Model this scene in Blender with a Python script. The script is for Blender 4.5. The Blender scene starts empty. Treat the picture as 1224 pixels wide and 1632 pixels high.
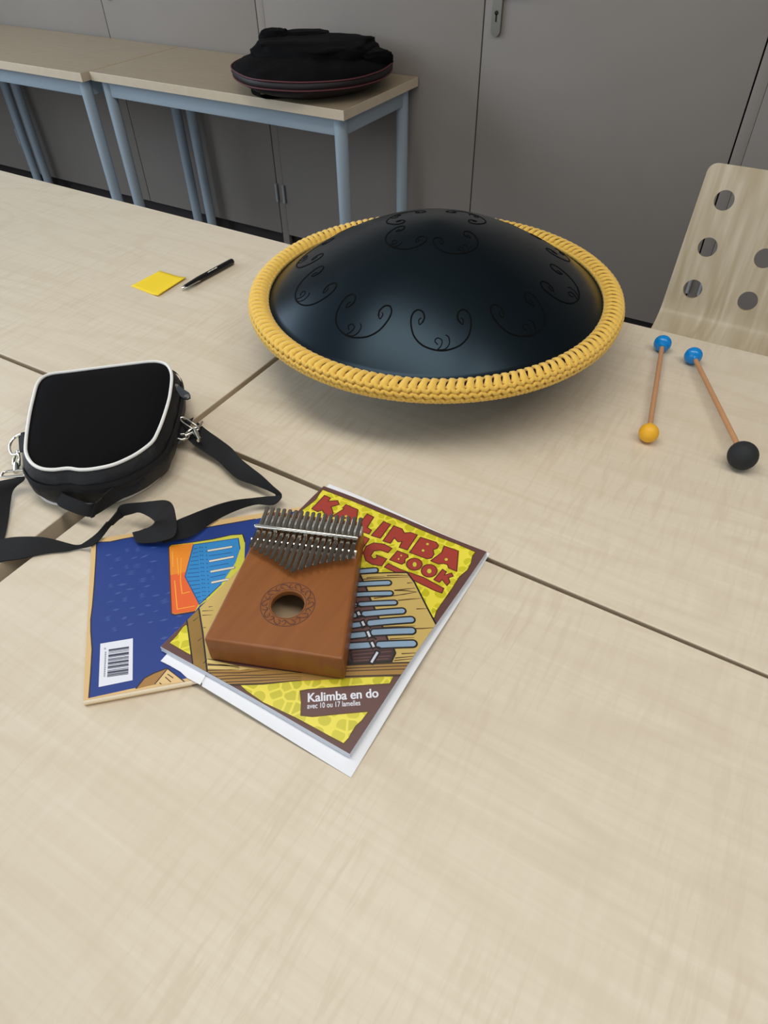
import bpy, bmesh, math, random
from mathutils import Vector, Matrix, noise
from mathutils.geometry import tessellate_polygon

random.seed(7)
C = bpy.context.scene.collection
PI = math.pi
SC = bpy.context.scene

# ------------------------------------------------------------------ camera
TT = 0.74                                  # height of every table top
CAM = Vector((0.0, 0.0, TT + 0.57))
RIGHT = Vector((0.85953075, 0.510882, -0.01436878))
UP = Vector((-0.34963282, 0.60827919, 0.71256811))
FWD = Vector((-0.37277846, 0.60745041, -0.70145579))
FPX = 1080.0
cd = bpy.data.cameras.new('camera')
cam = bpy.data.objects.new('camera', cd)
C.objects.link(cam)
cam.matrix_world = Matrix(((RIGHT.x, UP.x, -FWD.x, CAM.x), (RIGHT.y, UP.y, -FWD.y, CAM.y),
                           (RIGHT.z, UP.z, -FWD.z, CAM.z), (0, 0, 0, 1)))
cd.sensor_fit = 'VERTICAL'
cd.sensor_height = 36.0
cd.lens = FPX / 1632.0 * 36.0
cd.clip_start = 0.02
SC.camera = cam

# ------------------------------------------------------------------ light
SC.view_settings.view_transform = 'Standard'
SC.view_settings.look = 'None'
SC.view_settings.gamma = 1.0
SC.view_settings.exposure = 0.0
w = bpy.data.worlds.new('room_ambience')
SC.world = w
w.use_nodes = True
w.node_tree.nodes['Background'].inputs[0].default_value = (0.86, 0.93, 1.0, 1)
w.node_tree.nodes['Background'].inputs[1].default_value = 0.30


def area(name, loc, target, sx, sy, power, col):
    l = bpy.data.lights.new(name, 'AREA')
    l.shape = 'RECTANGLE'
    l.size, l.size_y, l.energy, l.color = sx, sy, power, col
    o = bpy.data.objects.new(name, l)
    o.location = loc
    o.rotation_euler = (Vector(target) - Vector(loc)).to_track_quat('-Z', 'Y').to_euler()
    C.objects.link(o)
    return o


area('ceiling_lamp', (-0.55, 0.35, 2.62), (-0.55, 0.35, 0), 1.6, 0.6, 18, (1.0, 0.96, 0.90))
area('ceiling_lamp', (0.95, 0.55, 2.62), (0.95, 0.55, 0), 1.2, 0.5, 12, (1.0, 0.95, 0.88))
area('window_daylight', (-4.0, 0.1, 1.9), (-0.4, 0.6, 0.74), 3.0, 1.5, 68, (0.76, 0.88, 1.0))
area('window_daylight', (-0.9, -2.8, 1.75), (-0.6, 1.6, 0.8), 3.2, 1.4, 24, (0.84, 0.92, 1.0))


# ------------------------------------------------------------------ placing helpers
def ray(px, py):
    return (RIGHT * (px - 612) - UP * (py - 816) + FWD * FPX)


def at(px, py, h=0.0):
    """the point of the photograph that lies h above the table tops"""
    d = ray(px, py)
    return CAM + d * ((TT + h - CAM.z) / d.z)


def lin(r, g, b):
    def f(c):
        c /= 255.0
        return c / 12.92 if c <= 0.04045 else ((c + 0.055) / 1.055) ** 2.4
    return (f(r), f(g), f(b), 1)


# ------------------------------------------------------------------ materials
def mat(name, rgb, rough=0.5, metal=0.0, spec=0.5, bump=None, vary=None, sheen=0.0):
    m = bpy.data.materials.new(name)
    m.use_nodes = True
    nt = m.node_tree
    b = nt.nodes['Principled BSDF']
    b.inputs['Base Color'].default_value = lin(*rgb)
    b.inputs['Roughness'].default_value = rough
    b.inputs['Metallic'].default_value = metal
    b.inputs['Specular IOR Level'].default_value = spec
    if sheen:
        b.inputs['Sheen Weight'].default_value = sheen
    tc = nt.nodes.new('ShaderNodeTexCoord')
    if vary:                                  # (scale, rgb2)
        n = nt.nodes.new('ShaderNodeTexNoise')
        n.inputs['Scale'].default_value = vary[0]
        n.inputs['Detail'].default_value = 5
        mx = nt.nodes.new('ShaderNodeMix')
        mx.data_type = 'RGBA'
        mx.inputs[6].default_value = lin(*rgb)
        mx.inputs[7].default_value = lin(*vary[1])
        nt.links.new(tc.outputs['Object'], n.inputs['Vector'])
        nt.links.new(n.outputs['Fac'], mx.inputs[0])
        nt.links.new(mx.outputs[2], b.inputs['Base Color'])
    if bump:                                  # (scale, strength, distance)
        n = nt.nodes.new('ShaderNodeTexNoise')
        n.inputs['Scale'].default_value = bump[0]
        n.inputs['Detail'].default_value = 4
        bp = nt.nodes.new('ShaderNodeBump')
        bp.inputs['Strength'].default_value = bump[1]
        bp.inputs['Distance'].default_value = bump[2]
        nt.links.new(tc.outputs['Object'], n.inputs['Vector'])
        nt.links.new(n.outputs['Fac'], bp.inputs['Height'])
        nt.links.new(bp.outputs['Normal'], b.inputs['Normal'])
    return m


def wood_mat(name, base, dark, light, rough=0.42, grain=(4, 150), curl=0.5, rot=0.0, axis_x=True, figure=0.35, grain_k=1.0):
    """pale veneer: long grain along x, cathedral figure and fine cross curl"""
    m = bpy.data.materials.new(name)
    m.use_nodes = True
    nt = m.node_tree
    N, L = nt.nodes, nt.links
    b = N['Principled BSDF']
    b.inputs['Roughness'].default_value = rough
    b.inputs['Specular IOR Level'].default_value = 0.4
    tc = N.new('ShaderNodeTexCoord')
    mp0 = N.new('ShaderNodeMapping')
    mp0.inputs['Rotation'].default_value = (0, 0, rot)
    L.new(tc.outputs['Object'], mp0.inputs['Vector'])

    def noise_tex(sc, detail=4, scale=1.0, dist=0.0):
        mp = N.new('ShaderNodeMapping')
        mp.inputs['Scale'].default_value = sc
        L.new(mp0.outputs['Vector'], mp.inputs['Vector'])
        n = N.new('ShaderNodeTexNoise')
        n.inputs['Scale'].default_value = scale
        n.inputs['Detail'].default_value = detail
        n.inputs['Distortion'].default_value = dist
        L.new(mp.outputs['Vector'], n.inputs['Vector'])
        return n.outputs['Fac']

    def ramp(src, a, bb):
        r = N.new('ShaderNodeMapRange')
        r.inputs[1].default_value, r.inputs[2].default_value = a, bb
        L.new(src, r.inputs[0])
        return r.outputs[0]

    def mul(x, y):
        r = N.new('ShaderNodeMath')
        r.operation = 'MULTIPLY'
        L.new(x, r.inputs[0])
        if isinstance(y, float):
            r.inputs[1].default_value = y
        else:
            L.new(y, r.inputs[1])
        return r.outputs[0]

    def mix(fac, c1, c2):
        x = N.new('ShaderNodeMix')
        x.data_type = 'RGBA'
        L.new(fac, x.inputs[0])
        for i, c in ((6, c1), (7, c2)):
            if isinstance(c, tuple):
                x.inputs[i].default_value = c
            else:
                L.new(c, x.inputs[i])
        return x.outputs[2]

    s = (1, 1) if axis_x else (-1, 1)
    ax = (lambda a, c: (a, c, c)) if axis_x else (lambda a, c: (c, a, a))
    col = mix(mul(ramp(noise_tex(ax(grain[0], grain[1]), 6), 0.3, 0.75), grain_k), lin(*base), lin(*dark))
    # cathedral bands
    field = noise_tex(ax(0.9, 4.2), 2, 1.0, 0.25)
    sn = N.new('ShaderNodeMath')
    sn.operation = 'SINE'
    L.new(mul(field, 95.0), sn.inputs[0])
    col = mix(mul(ramp(sn.outputs[0], 0.2, 1.0), figure), col, lin(*dark))
    # curl: fine ripples across the grain
    cur = mul(ramp(noise_tex(ax(150, 15), 2, 1.0, 0.7), 0.48, 0.66), ramp(noise_tex(ax(4, 3), 2), 0.36, 0.60))
    col = mix(mul(cur, curl), col, lin(*dark))
    cur2 = ramp(noise_tex(ax(90, 18), 2, 1.0, 0.4), 0.55, 0.78)
    col = mix(mul(cur2, curl * 0.45), col, lin(*light))
    L.new(col, b.inputs['Base Color'])
    return m


def voronoi_mat(name, gap, cell1, cell2, scale, thr):
    m = bpy.data.materials.new(name)
    m.use_nodes = True
    nt = m.node_tree
    N, L = nt.nodes, nt.links
    b = N['Principled BSDF']
    b.inputs['Roughness'].default_value = 0.35
    tc = N.new('ShaderNodeTexCoord')
    v = N.new('ShaderNodeTexVoronoi')
    v.feature = 'DISTANCE_TO_EDGE'
    v.inputs['Scale'].default_value = scale
    v.voronoi_dimensions = '2D'
    v2 = N.new('ShaderNodeTexVoronoi')
    v2.voronoi_dimensions = '2D'
    v2.inputs['Scale'].default_value = scale
    for x in (v, v2):
        L.new(tc.outputs['Object'], x.inputs['Vector'])
    def mask(src, a, b):
        q = N.new('ShaderNodeMapRange')
        q.inputs[1].default_value, q.inputs[2].default_value = a, b
        L.new(src, q.inputs[0])
        return q.outputs[0]
    r = N.new('ShaderNodeMath')                # rounded pebbles: away from the joints and near the pebble's middle
    r.operation = 'MULTIPLY'
    L.new(mask(v.outputs['Distance'], thr, thr + 0.03), r.inputs[0])
    L.new(mask(v2.outputs['Distance'], 0.50, 0.46), r.inputs[1])
    sep = N.new('ShaderNodeSeparateColor')
    L.new(v2.outputs['Color'], sep.inputs[0])
    m1 = N.new('ShaderNodeMix')
    m1.data_type = 'RGBA'
    L.new(sep.outputs[0], m1.inputs[0])
    m1.inputs[6].default_value, m1.inputs[7].default_value = lin(*cell1), lin(*cell2)
    m2 = N.new('ShaderNodeMix')
    m2.data_type = 'RGBA'
    L.new(r.outputs[0], m2.inputs[0])
    m2.inputs[6].default_value = lin(*gap)
    L.new(m1.outputs[2], m2.inputs[7])
    L.new(m2.outputs[2], b.inputs['Base Color'])
    return m


M = {}
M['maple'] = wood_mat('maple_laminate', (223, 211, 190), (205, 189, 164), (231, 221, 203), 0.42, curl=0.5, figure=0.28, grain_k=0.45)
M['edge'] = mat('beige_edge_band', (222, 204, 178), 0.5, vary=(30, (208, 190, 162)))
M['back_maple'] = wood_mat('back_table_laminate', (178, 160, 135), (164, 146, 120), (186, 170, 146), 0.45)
M['blue_steel'] = mat('grey_blue_painted_steel', (166, 180, 190), 0.38)
M['cupboard'] = mat('taupe_grey_panel', (148, 139, 132), 0.55, vary=(9, (152, 144, 136)), bump=(900, 0.15, 0.0004))
M['gap'] = mat('dark_joint', (30, 28, 27), 0.8)
M['plinth'] = mat('dark_plinth', (52, 46, 46), 0.6)
M['floor'] = mat('grey_linoleum', (92, 88, 88), 0.5, vary=(6, (80, 77, 78)))
M['wall'] = mat('wall_paint', (170, 163, 155), 0.8)
M['ceiling'] = mat('ceiling_white', (232, 230, 225), 0.9)
M['steel'] = mat('brushed_steel', (165, 160, 150), 0.35, 1.0)
M['hinge'] = mat('light_grey_metal', (196, 196, 196), 0.4, 0.3)
M['chrome'] = mat('polished_nickel', (222, 219, 210), 0.14, 1.0)
M['tine'] = mat('spring_steel', (150, 142, 130), 0.20, 1.0, bump=(300, 0.05, 0.0003))
M['ply'] = wood_mat('birch_plywood', (212, 199, 174), (182, 164, 134), (220, 208, 182), 0.38, (5, 60), 0.0, 0.0, False, 0.6)
M['ply_edge'] = mat('plywood_edge', (196, 172, 132), 0.5)
M['drum'] = mat('black_satin_steel', (25, 37, 45), 0.29, 0.8, 0.4, bump=(60, 0.03, 0.001))
M['groove'] = mat('groove_black', (5, 6, 7), 0.8, spec=0.1)
M['wool'] = mat('mustard_crochet_cotton', (240, 200, 96), 0.9, vary=(260, (226, 180, 66)), bump=(900, 0.5, 0.0008), sheen=0.3)
M['black_cloth'] = mat('black_neoprene', (11, 10, 11), 0.95, bump=(700, 0.3, 0.0006), vary=(400, (15, 14, 15)), spec=0.1)
M['nylon'] = mat('navy_black_nylon', (12, 13, 18), 0.6, bump=(38, 0.55, 0.006))
M['web'] = mat('black_webbing', (15, 15, 18), 0.85, bump=(1100, 0.4, 0.0006))
M['white_piping'] = mat('white_piping', (236, 236, 232), 0.5)
M['red_piping'] = mat('dark_red_piping', (92, 42, 46), 0.6)
M['gig_bag'] = mat('black_padded_nylon', (6, 5, 6), 0.8, bump=(30, 0.3, 0.008), spec=0.12)
M['gig_side'] = mat('maroon_black_nylon', (25, 13, 16), 0.6)
M['zip_grey'] = mat('zip_grey', (70, 76, 82), 0.4, 0.3)
M['mahogany'] = wood_mat('mahogany', (144, 86, 38), (132, 76, 31), (150, 92, 42), 0.42, (9, 140), 0.0, 0.0, False, 0.05)
M['mahogany_dark'] = mat('engraved_brown', (84, 44, 24), 0.6)
M['cavity'] = mat('raw_wood_inside', (170, 148, 118), 0.8)
M['page'] = mat('white_paper', (238, 240, 245), 0.7)
M['page_edge'] = mat('page_block', (226, 230, 238), 0.8, vary=(4000, (205, 210, 220)))
M['shaft'] = mat('reddish_wood_dowel', (202, 154, 112), 0.45, vary=(60, (190, 138, 98)))
M['rubber_blue'] = mat('glossy_blue_rubber', (3, 136, 216), 0.22)
M['rubber_yellow'] = mat('yellow_rubber', (243, 182, 40), 0.5)
M['rubber_black'] = mat('black_felt', (30, 32, 35), 0.75, bump=(300, 0.4, 0.001))
M['postit'] = mat('yellow_note_paper', (248, 214, 32), 0.7)
M['pen'] = mat('black_pen_plastic', (17, 17, 19), 0.3)
M['white_print'] = mat('white_print', (240, 238, 232), 0.5)


# ------------------------------------------------------------------ mesh helpers
BASE = {}


def thing(name, label, cat, loc, group=None):
    o = bpy.data.objects.new(name, None)
    C.objects.link(o)
    o.location = loc
    o.empty_display_size = 0.05
    o['label'] = label
    o['category'] = cat
    if group:
        o['group'] = group
    BASE[o] = Vector(loc)
    return o


def obj(name, bm, mats, parent=None, loc=None, smooth=True, angle=40):
    base = BASE[parent] if parent else Vector(loc or (0, 0, 0))
    bmesh.ops.translate(bm, vec=-base, verts=bm.verts)
    bmesh.ops.recalc_face_normals(bm, faces=bm.faces)
    me = bpy.data.meshes.new(name)
    bm.to_mesh(me)
    bm.free()
    for m in (mats if isinstance(mats, (list, tuple)) else [mats]):
        me.materials.append(m)
    if smooth:
        me.shade_smooth()
        me.set_sharp_from_angle(angle=math.radians(angle))
    o = bpy.data.objects.new(name, me)
    C.objects.link(o)
    if parent:
        o.parent = parent
    else:
        o.location = base
    BASE[o] = base
    return o


def tag(o, label, cat, group=None):
    o['label'] = label
    o['category'] = cat
    if group:
        o['group'] = group
    return o


def box(bm, x0, x1, y0, y1, z0, z1, bev=0.0, mi=0):
    vs = [bm.verts.new((x, y, z)) for z in (z0, z1) for y in (y0, y1) for x in (x0, x1)]
    fs = []
    for q in ((0, 2, 3, 1), (4, 5, 7, 6), (0, 1, 5, 4), (2, 6, 7, 3), (0, 4, 6, 2), (1, 3, 7, 5)):
        f = bm.faces.new([vs[i] for i in q])
        f.material_index = mi
        fs.append(f)
    if bev:
        es = list({e for f in fs for e in f.edges})
        bmesh.ops.bevel(bm, geom=es, offset=bev, segments=2, affect='EDGES', profile=0.5)


def prism(bm, poly, z0, z1, bev=0.0, mi=0):
    """poly: list of xy; vertical prism"""
    a = [bm.verts.new((p[0], p[1], z0)) for p in poly]
    b = [bm.verts.new((p[0], p[1], z1)) for p in poly]
    n = len(poly)
    fs = [bm.faces.new(a[::-1]), bm.faces.new(b)]
    for i in range(n):
        fs.append(bm.faces.new((a[i], a[(i + 1) % n], b[(i + 1) % n], b[i])))
    for f in fs:
        f.material_index = mi
    if bev:
        es = list(fs[1].edges)
        bmesh.ops.bevel(bm, geom=es, offset=bev, segments=2, affect='EDGES', profile=0.5)


def tube(bm, pts, r, seg=8, closed=False, cap=True, mi=0, flat=1.0):
    pts = [Vector(p) for p in pts]
    n = len(pts)
    rs = r if isinstance(r, (list, tuple)) else [r] * n
    tang = []
    for i in range(n):
        if closed:
            t = pts[(i + 1) % n] - pts[i - 1]
        else:
            t = pts[min(i + 1, n - 1)] - pts[max(i - 1, 0)]
        tang.append(t.normalized() if t.length > 1e-9 else Vector((0, 0, 1)))
    ref = Vector((0, 0, 1)) if abs(tang[0].z) < 0.9 else Vector((1, 0, 0))
    nrm = (ref - tang[0] * ref.dot(tang[0])).normalized()
    rings = []
    for i in range(n):
        nrm = nrm - tang[i] * nrm.dot(tang[i])
        nrm = nrm.normalized() if nrm.length > 1e-6 else tang[i].orthogonal().normalized()
        bn = tang[i].cross(nrm)
        rings.append([bm.verts.new(pts[i] + (nrm * math.cos(2 * PI * k / seg) * flat + bn * math.sin(2 * PI * k / seg)) * rs[i]) for k in range(seg)])
    m = n if closed else n - 1
    for i in range(m):
        a, b = rings[i], rings[(i + 1) % n]
        for k in range(seg):
            f = bm.faces.new((a[k], a[(k + 1) % seg], b[(k + 1) % seg], b[k]))
            f.material_index = mi
    if cap and not closed:
        bm.faces.new(rings[0][::-1]).material_index = mi
        bm.faces.new(rings[-1]).material_index = mi


def lathe(bm, prof, center, seg=64, mi=0, wob=None):
    """prof: list of (r, z) from bottom to top"""
    rings = []
    for r, z in prof:
        if r < 1e-6:
            rings.append([bm.verts.new((center[0], center[1], z))])
        else:
            rr = []
            for k in range(seg):
                a = 2 * PI * k / seg
                d = wob(a, r, z) if wob else (0, 0)
                rr.append(bm.verts.new((center[0] + (r + d[0]) * math.cos(a), center[1] + (r + d[0]) * math.sin(a), z + d[1])))
            rings.append(rr)
    for i in range(len(rings) - 1):
        a, b = rings[i], rings[i + 1]
        for k in range(seg):
            k2 = (k + 1) % seg
            if len(a) == 1 and len(b) > 1:
                f = bm.faces.new((a[0], b[k2], b[k]))
            elif len(b) == 1 and len(a) > 1:
                f = bm.faces.new((a[k], a[k2], b[0]))
            elif len(a) > 1:
                f = bm.faces.new((a[k], a[k2], b[k2], b[k]))
            else:
                continue
            f.material_index = mi


def ball(bm, c, r, seg=24, rings=14, sc=(1, 1, 1), mi=0, rot=None):
    mt = Matrix.Translation(c) @ (rot.to_matrix().to_4x4() if rot else Matrix()) @ Matrix.Diagonal((r * sc[0], r * sc[1], r * sc[2], 1))
    res = bmesh.ops.create_uvsphere(bm, u_segments=seg, v_segments=rings, radius=1.0, matrix=mt)
    for v in res['verts']:
        for f in v.link_faces:
            f.material_index = mi


def catmull(pts, sub=6, closed=False):
    pts = [Vector(p) for p in pts]
    n = len(pts)
    out = []
    for i in range(n if closed else n - 1):
        if closed:
            p0, p1, p2, p3 = pts[i - 1], pts[i], pts[(i + 1) % n], pts[(i + 2) % n]
        else:
            p0, p1, p2, p3 = pts[max(i - 1, 0)], pts[i], pts[i + 1], pts[min(i + 2, n - 1)]
        for k in range(sub):
            t = k / sub
            out.append(0.5 * ((2 * p1) + (p2 - p0) * t + (2 * p0 - 5 * p1 + 4 * p2 - p3) * t * t + (3 * p1 - p0 - 3 * p2 + p3) * t ** 3))
    if not closed:
        out.append(pts[-1])
    return out


def ribbon(bm, pairs, thick=0.0016, sub=6, mi=0):
    A = catmull([p[0] for p in pairs], sub)
    B = catmull([p[1] for p in pairs], sub)
    rows = []
    n = len(A)
    for i in range(n):
        t = (A[min(i + 1, n - 1)] + B[min(i + 1, n - 1)] - A[max(i - 1, 0)] - B[max(i - 1, 0)])
        nn = t.cross(B[i] - A[i])
        nn = nn.normalized() if nn.length > 1e-9 else Vector((0, 0, 1))
        if nn.z < 0:
            nn = -nn
        d = nn * thick
        mid = (A[i] + B[i]) / 2
        rows.append([bm.verts.new(q) for q in (A[i], mid, B[i], B[i] - d, mid - d, A[i] - d)])
    for i in range(n - 1):
        for k in range(6):
            bm.faces.new((rows[i][k], rows[i][(k + 1) % 6], rows[i + 1][(k + 1) % 6], rows[i + 1][k])).material_index = mi
    bm.faces.new(rows[0])
    bm.faces.new(rows[-1][::-1])


def structure(o):
    o['kind'] = 'structure'
    return o


# ------------------------------------------------------------------ the room
WY = 2.40                                   # front of the cupboards
bm = bmesh.new(); box(bm, -6.5, 3.5, -3.2, 3.2, -0.05, 0.0)
structure(obj('floor', bm, M['floor']))
bm = bmesh.new(); box(bm, -6.5, 3.5, 3.0, 3.1, 0, 2.7)
structure(obj('wall_back', bm, M['wall']))
bm = bmesh.new(); box(bm, -6.5, 3.5, -3.2, 3.2, 2.7, 2.75)
structure(obj('ceiling', bm, M['ceiling']))
bm = bmesh.new(); box(bm, -6.6, -6.5, -3.2, 3.1, 0, 2.7)
structure(obj('wall_left', bm, M['wall']))


def cupboard(x0, x1, joint, label, lever=True):
    """full-height double-door cupboard between two posts"""
    t = thing('cupboard', label, 'cupboard', ((x0 + x1) / 2, WY + 0.25, 0), 'built-in cupboards along the back wall')
    bm = bmesh.new(); box(bm, x0 + 0.002, x1 - 0.002, WY + 0.022, WY + 0.55, 0.075, 2.35)
    obj('carcass', bm, M['gap'], t)
    bm = bmesh.new(); box(bm, x0 + 0.002, x1 - 0.002, WY + 0.03, WY + 0.5, 0, 0.075)
    obj('plinth', bm, M['plinth'], t)
    bm = bmesh.new(); box(bm, x0 + 0.0045, x0 + 0.0375, WY + 0.0005, WY + 0.022, 0.005, 2.35, 0.001)
    obj('post', bm, M['cupboard'], t)
    for a, b, hinge in ((x0 + 0.0385, joint - 0.0022, x0), (joint + 0.0022, x1, x1)):
        bm = bmesh.new(); box(bm, a, b, WY, WY + 0.02, 0.062, 2.33, 0.0012)
        d = obj('door', bm, M['cupboard'], t)
        hx = (x0 + 0.040) if hinge == x0 else x1 + 0.002
        for hz in (0.24, 1.25, 2.1):
            bm = bmesh.new()
            tube(bm, [(hx, WY - 0.006, hz - 0.037), (hx, WY - 0.006, hz + 0.037)], 0.0055, 10)
            obj('hinge', bm, M['hinge'], d)
        if hinge == x1:
            bm = bmesh.new()
            hx = a + 0.044
            pl_ = [(hx + .017 * math.cos(t), .889 + .017 * math.sin(t)) for t in [PI + PI * k / 10 for k in range(11)]] + [(hx + .017 * math.cos(t), 1.075 + .017 * math.sin(t)) for t in [PI * k / 10 for k in range(11)]]
            va = [bm.verts.new((x, WY - .0001, z)) for x, z in pl_]; vb = [bm.verts.new((hx + (x - hx) * .92, WY - .010, .98 + (z - .98) * .985)) for x, z in pl_]
            bm.faces.new(va); bm.faces.new(vb[::-1])
            for k in range(22):
                bm.faces.new((va[k], va[(k + 1) % 22], vb[(k + 1) % 22], vb[k]))
            tube(bm, [(hx, WY - 0.004, 1.02), (hx, WY - 0.045, 1.02), (hx + 0.012, WY - 0.055, 1.02), (hx + 0.11, WY - 0.055, 1.02)], 0.008, 10)
            h = obj('lever_handle', bm, M['steel'], d)
            bm = bmesh.new()
            tube(bm, [(hx, WY - 0.0105, 0.935), (hx, WY - 0.012, 0.935)], 0.006, 12)
            box(bm, hx - 0.002, hx + 0.002, WY - 0.012, WY - 0.0105, 0.912, 0.933)
            obj('keyhole', bm, M['gap'], d)
    return t


cupboard(-5.41, -3.695, -4.55, 'grey double-door cupboard at far left, seen below the left back tables')
cupboard(-3.695, -1.985, -2.80, 'grey double-door cupboard behind the joint of the two back tables')
cupboard(-1.985, -0.238, -1.068, 'grey double-door cupboard between the black gig bag and the plywood chair')
cupboard(-0.238, 1.50, 0.645, 'grey cupboard at far right, behind the plywood chair')


# ------------------------------------------------------------------ tables
def table(label, top_poly, thick, leg_xy, group, top_mat, foot=None, rail=True, legr=0.02):
    cx = sum(p[0] for p in top_poly) / 4
    cy = sum(p[1] for p in top_poly) / 4
    t = thing('table', label, 'table', (cx, cy, 0), group)
    bm = bmesh.new()
    prism(bm, top_poly, TT - thick, TT, 0.0012)
    for f in bm.faces:
        f.material_index = 0 if f.normal.z > 0.5 else 1
    bm.normal_update()
    for f in bm.faces:
        f.material_index = 0 if f.normal.z > 0.9 else 1
    obj('tabletop', bm, [top_mat, M['edge']], t, angle=20)
    for (x, y) in leg_xy:
        bm = bmesh.new()
        tube(bm, [(x, y, 0.0), (x, y, 0.02), (x, y, TT - thick - 0.0005)], [legr * 0.96, legr * 0.96, legr], 20)
        obj('leg', bm, M['blue_steel'], t)
    if rail:
        xs = sorted(p[0] for p in leg_xy); ys = sorted(p[1] for p in leg_xy)
        xa, xb, ya, yb = xs[0], xs[-1], ys[0], ys[-1]
        z0, z1 = TT - thick - 0.055, TT - thick - 0.001
        for q in ((xa + 0.012, xb - 0.012, ya - 0.012, ya + 0.012), (xa + 0.012, xb - 0.012, yb - 0.012, yb + 0.012),
                  (xa - 0.012, xa + 0.012, ya + 0.012, yb - 0.012), (xb - 0.012, xb + 0.012, ya + 0.012, yb - 0.012)):
            bm = bmesh.new(); box(bm, q[0], q[1], q[2], q[3], z0, z1, 0.002)
            obj('rail', bm, M['blue_steel'], t)
    return t


def line_x(p, q, x):
    return (x, p[1] + (q[1] - p[1]) * (x - p[0]) / (q[0] - p[0]))


def line_y(p, q, y):
    return (p[0] + (q[0] - p[0]) * (y - p[1]) / (q[1] - p[1]), y)


def hit(p, q, r, s):
    d1 = (q[0] - p[0], q[1] - p[1]); d2 = (s[0] - r[0], s[1] - r[1])
    den = d1[0] * d2[1] - d1[1] * d2[0]
    k = ((r[0] - p[0]) * d2[1] - (r[1] - p[1]) * d2[0]) / den
    return (p[0] + d1[0] * k, p[1] + d1[1] * k)


g = lambda a, b: at(a, b)[:2]
# front edge of the two far tables / rear edge of the two near tables
SA = (g(376.7, 719.3), g(1224, 1075)); SAl = (g(0, 563.5), g(83.3, 596.9))
SB = (g(503.4, 780.5), g(1224, 1081)); SBl = (g(0, 569.4), g(74.5, 599.8))
FAR = (g(300, 345), g(988, 511)); FARl = (g(0, 271.2), g(168.6, 314.3))
JL = (g(360, 630), g(445.2, 566.3)); JR = (g(360, 638), g(450, 567.9))          # upper joint
KL = (g(0, 910.2), g(113, 818)); KR = (g(0, 927.2), g(133.3, 824.2))            # lower joint
TH = 0.024
u_r = [hit(*JR, *SA), line_x(*SA, 0.62), line_x(*FAR, 0.62), hit(*JR, *FAR)]
jl0 = hit(*JL, *SAl); jr1 = hit(*JR, *FAR)
u_l = [line_x(*SAl, -1.95), jl0, line_x(*FARl, jr1[0] - 0.006), line_x(*FARl, -1.95)]
l_r = [line_y(*KR, -0.28), (0.58, -0.28), line_x(*SB, 0.58), hit(*KR, *SB)]
l_l = [(-1.95, -0.28), (line_y(*KR, -0.28)[0] - 0.014, -0.28), hit(*KL, *SBl), line_x(*SBl, -1.95)]


def inset(poly, d=0.06):
    xs = [p[0] for p in poly]; ys = [p[1] for p in poly]
    return [(min(xs) + d, min(ys) + d), (max(xs) - d, min(ys) + d), (max(xs) - d, max(ys) - d), (min(xs) + d, max(ys) - d)]


GT = 'maple tables pushed together in the foreground'
table('maple table under the steel drum and the two mallets', u_r, TH, inset(u_r), GT, M['maple'])
table('maple table under the yellow sticky note and the pen', u_l, TH, inset(u_l), GT, M['maple'])
table('nearest maple table, under the kalimba and the songbook', l_r, TH, inset(l_r), GT, M['maple'])
table('maple table under the black shoulder bag at the left edge', l_l, TH, inset(l_l), GT, M['maple'])

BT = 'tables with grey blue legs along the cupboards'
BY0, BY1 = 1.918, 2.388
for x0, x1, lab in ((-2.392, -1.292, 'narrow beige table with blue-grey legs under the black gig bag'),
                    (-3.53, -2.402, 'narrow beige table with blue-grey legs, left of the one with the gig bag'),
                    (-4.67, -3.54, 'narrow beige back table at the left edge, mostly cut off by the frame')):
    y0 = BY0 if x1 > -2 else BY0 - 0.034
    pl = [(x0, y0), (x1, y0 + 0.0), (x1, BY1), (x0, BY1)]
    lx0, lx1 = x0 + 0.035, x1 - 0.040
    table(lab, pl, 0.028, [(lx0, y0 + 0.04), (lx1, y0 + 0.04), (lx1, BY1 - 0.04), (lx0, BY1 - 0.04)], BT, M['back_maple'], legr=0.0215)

# ------------------------------------------------------------------ plywood chair
ch = thing('chair', 'bent plywood chair with round holes in its backrest, behind the table', 'chair', (-0.031, 1.45, 0))
prof = [(1.7235, 0.808), (1.629, 0.526)]
cur = catmull([(1.637, 0.55, 0), (1.629, 0.526, 0), (1.612, 0.502, 0), (1.575, 0.486, 0), (1.50, 0.478, 0), (1.40, 0.472, 0), (1.30, 0.472, 0), (1.25, 0.466, 0), (1.225, 0.446, 0)], 8)
cur = [Vector((1.7235, 0.808, 0))] + cur
S = [0.0]
for i in range(1, len(cur)):
    S.append(S[-1] + (cur[i] - cur[i - 1]).length)


def on_profile(s):
    s = max(0.0, min(s, S[-1]))
    for i in range(1, len(S)):
        if s <= S[i]:
            k = (s - S[i - 1]) / (S[i] - S[i - 1])
            p = cur[i - 1].lerp(cur[i], k)
            return p.x, p.y
    return cur[-1].x, cur[-1].y


bm = bmesh.new()
XE = [-0.205, -0.091, 0.029, 0.143]
XH = [-0.151, -0.031, 0.089]
zs2s = lambda z: (0.808 - z) / (0.808 - 0.55) * S[1]
SH = [zs2s(0.743), zs2s(0.651), zs2s(0.564)]
SE = [zs2s(0.789), zs2s(0.697), zs2s(0.607), zs2s(0.535)]
HR = 0.0205
EZ = [0.5 - 0.5 * math.cos(PI * k / 16) for k in range(17)]


def flatq(a, b, c, d):
    bm.faces.new([bm.verts.new((p[0], p[1], 0)) for p in (a, b, c, d)])


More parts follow.
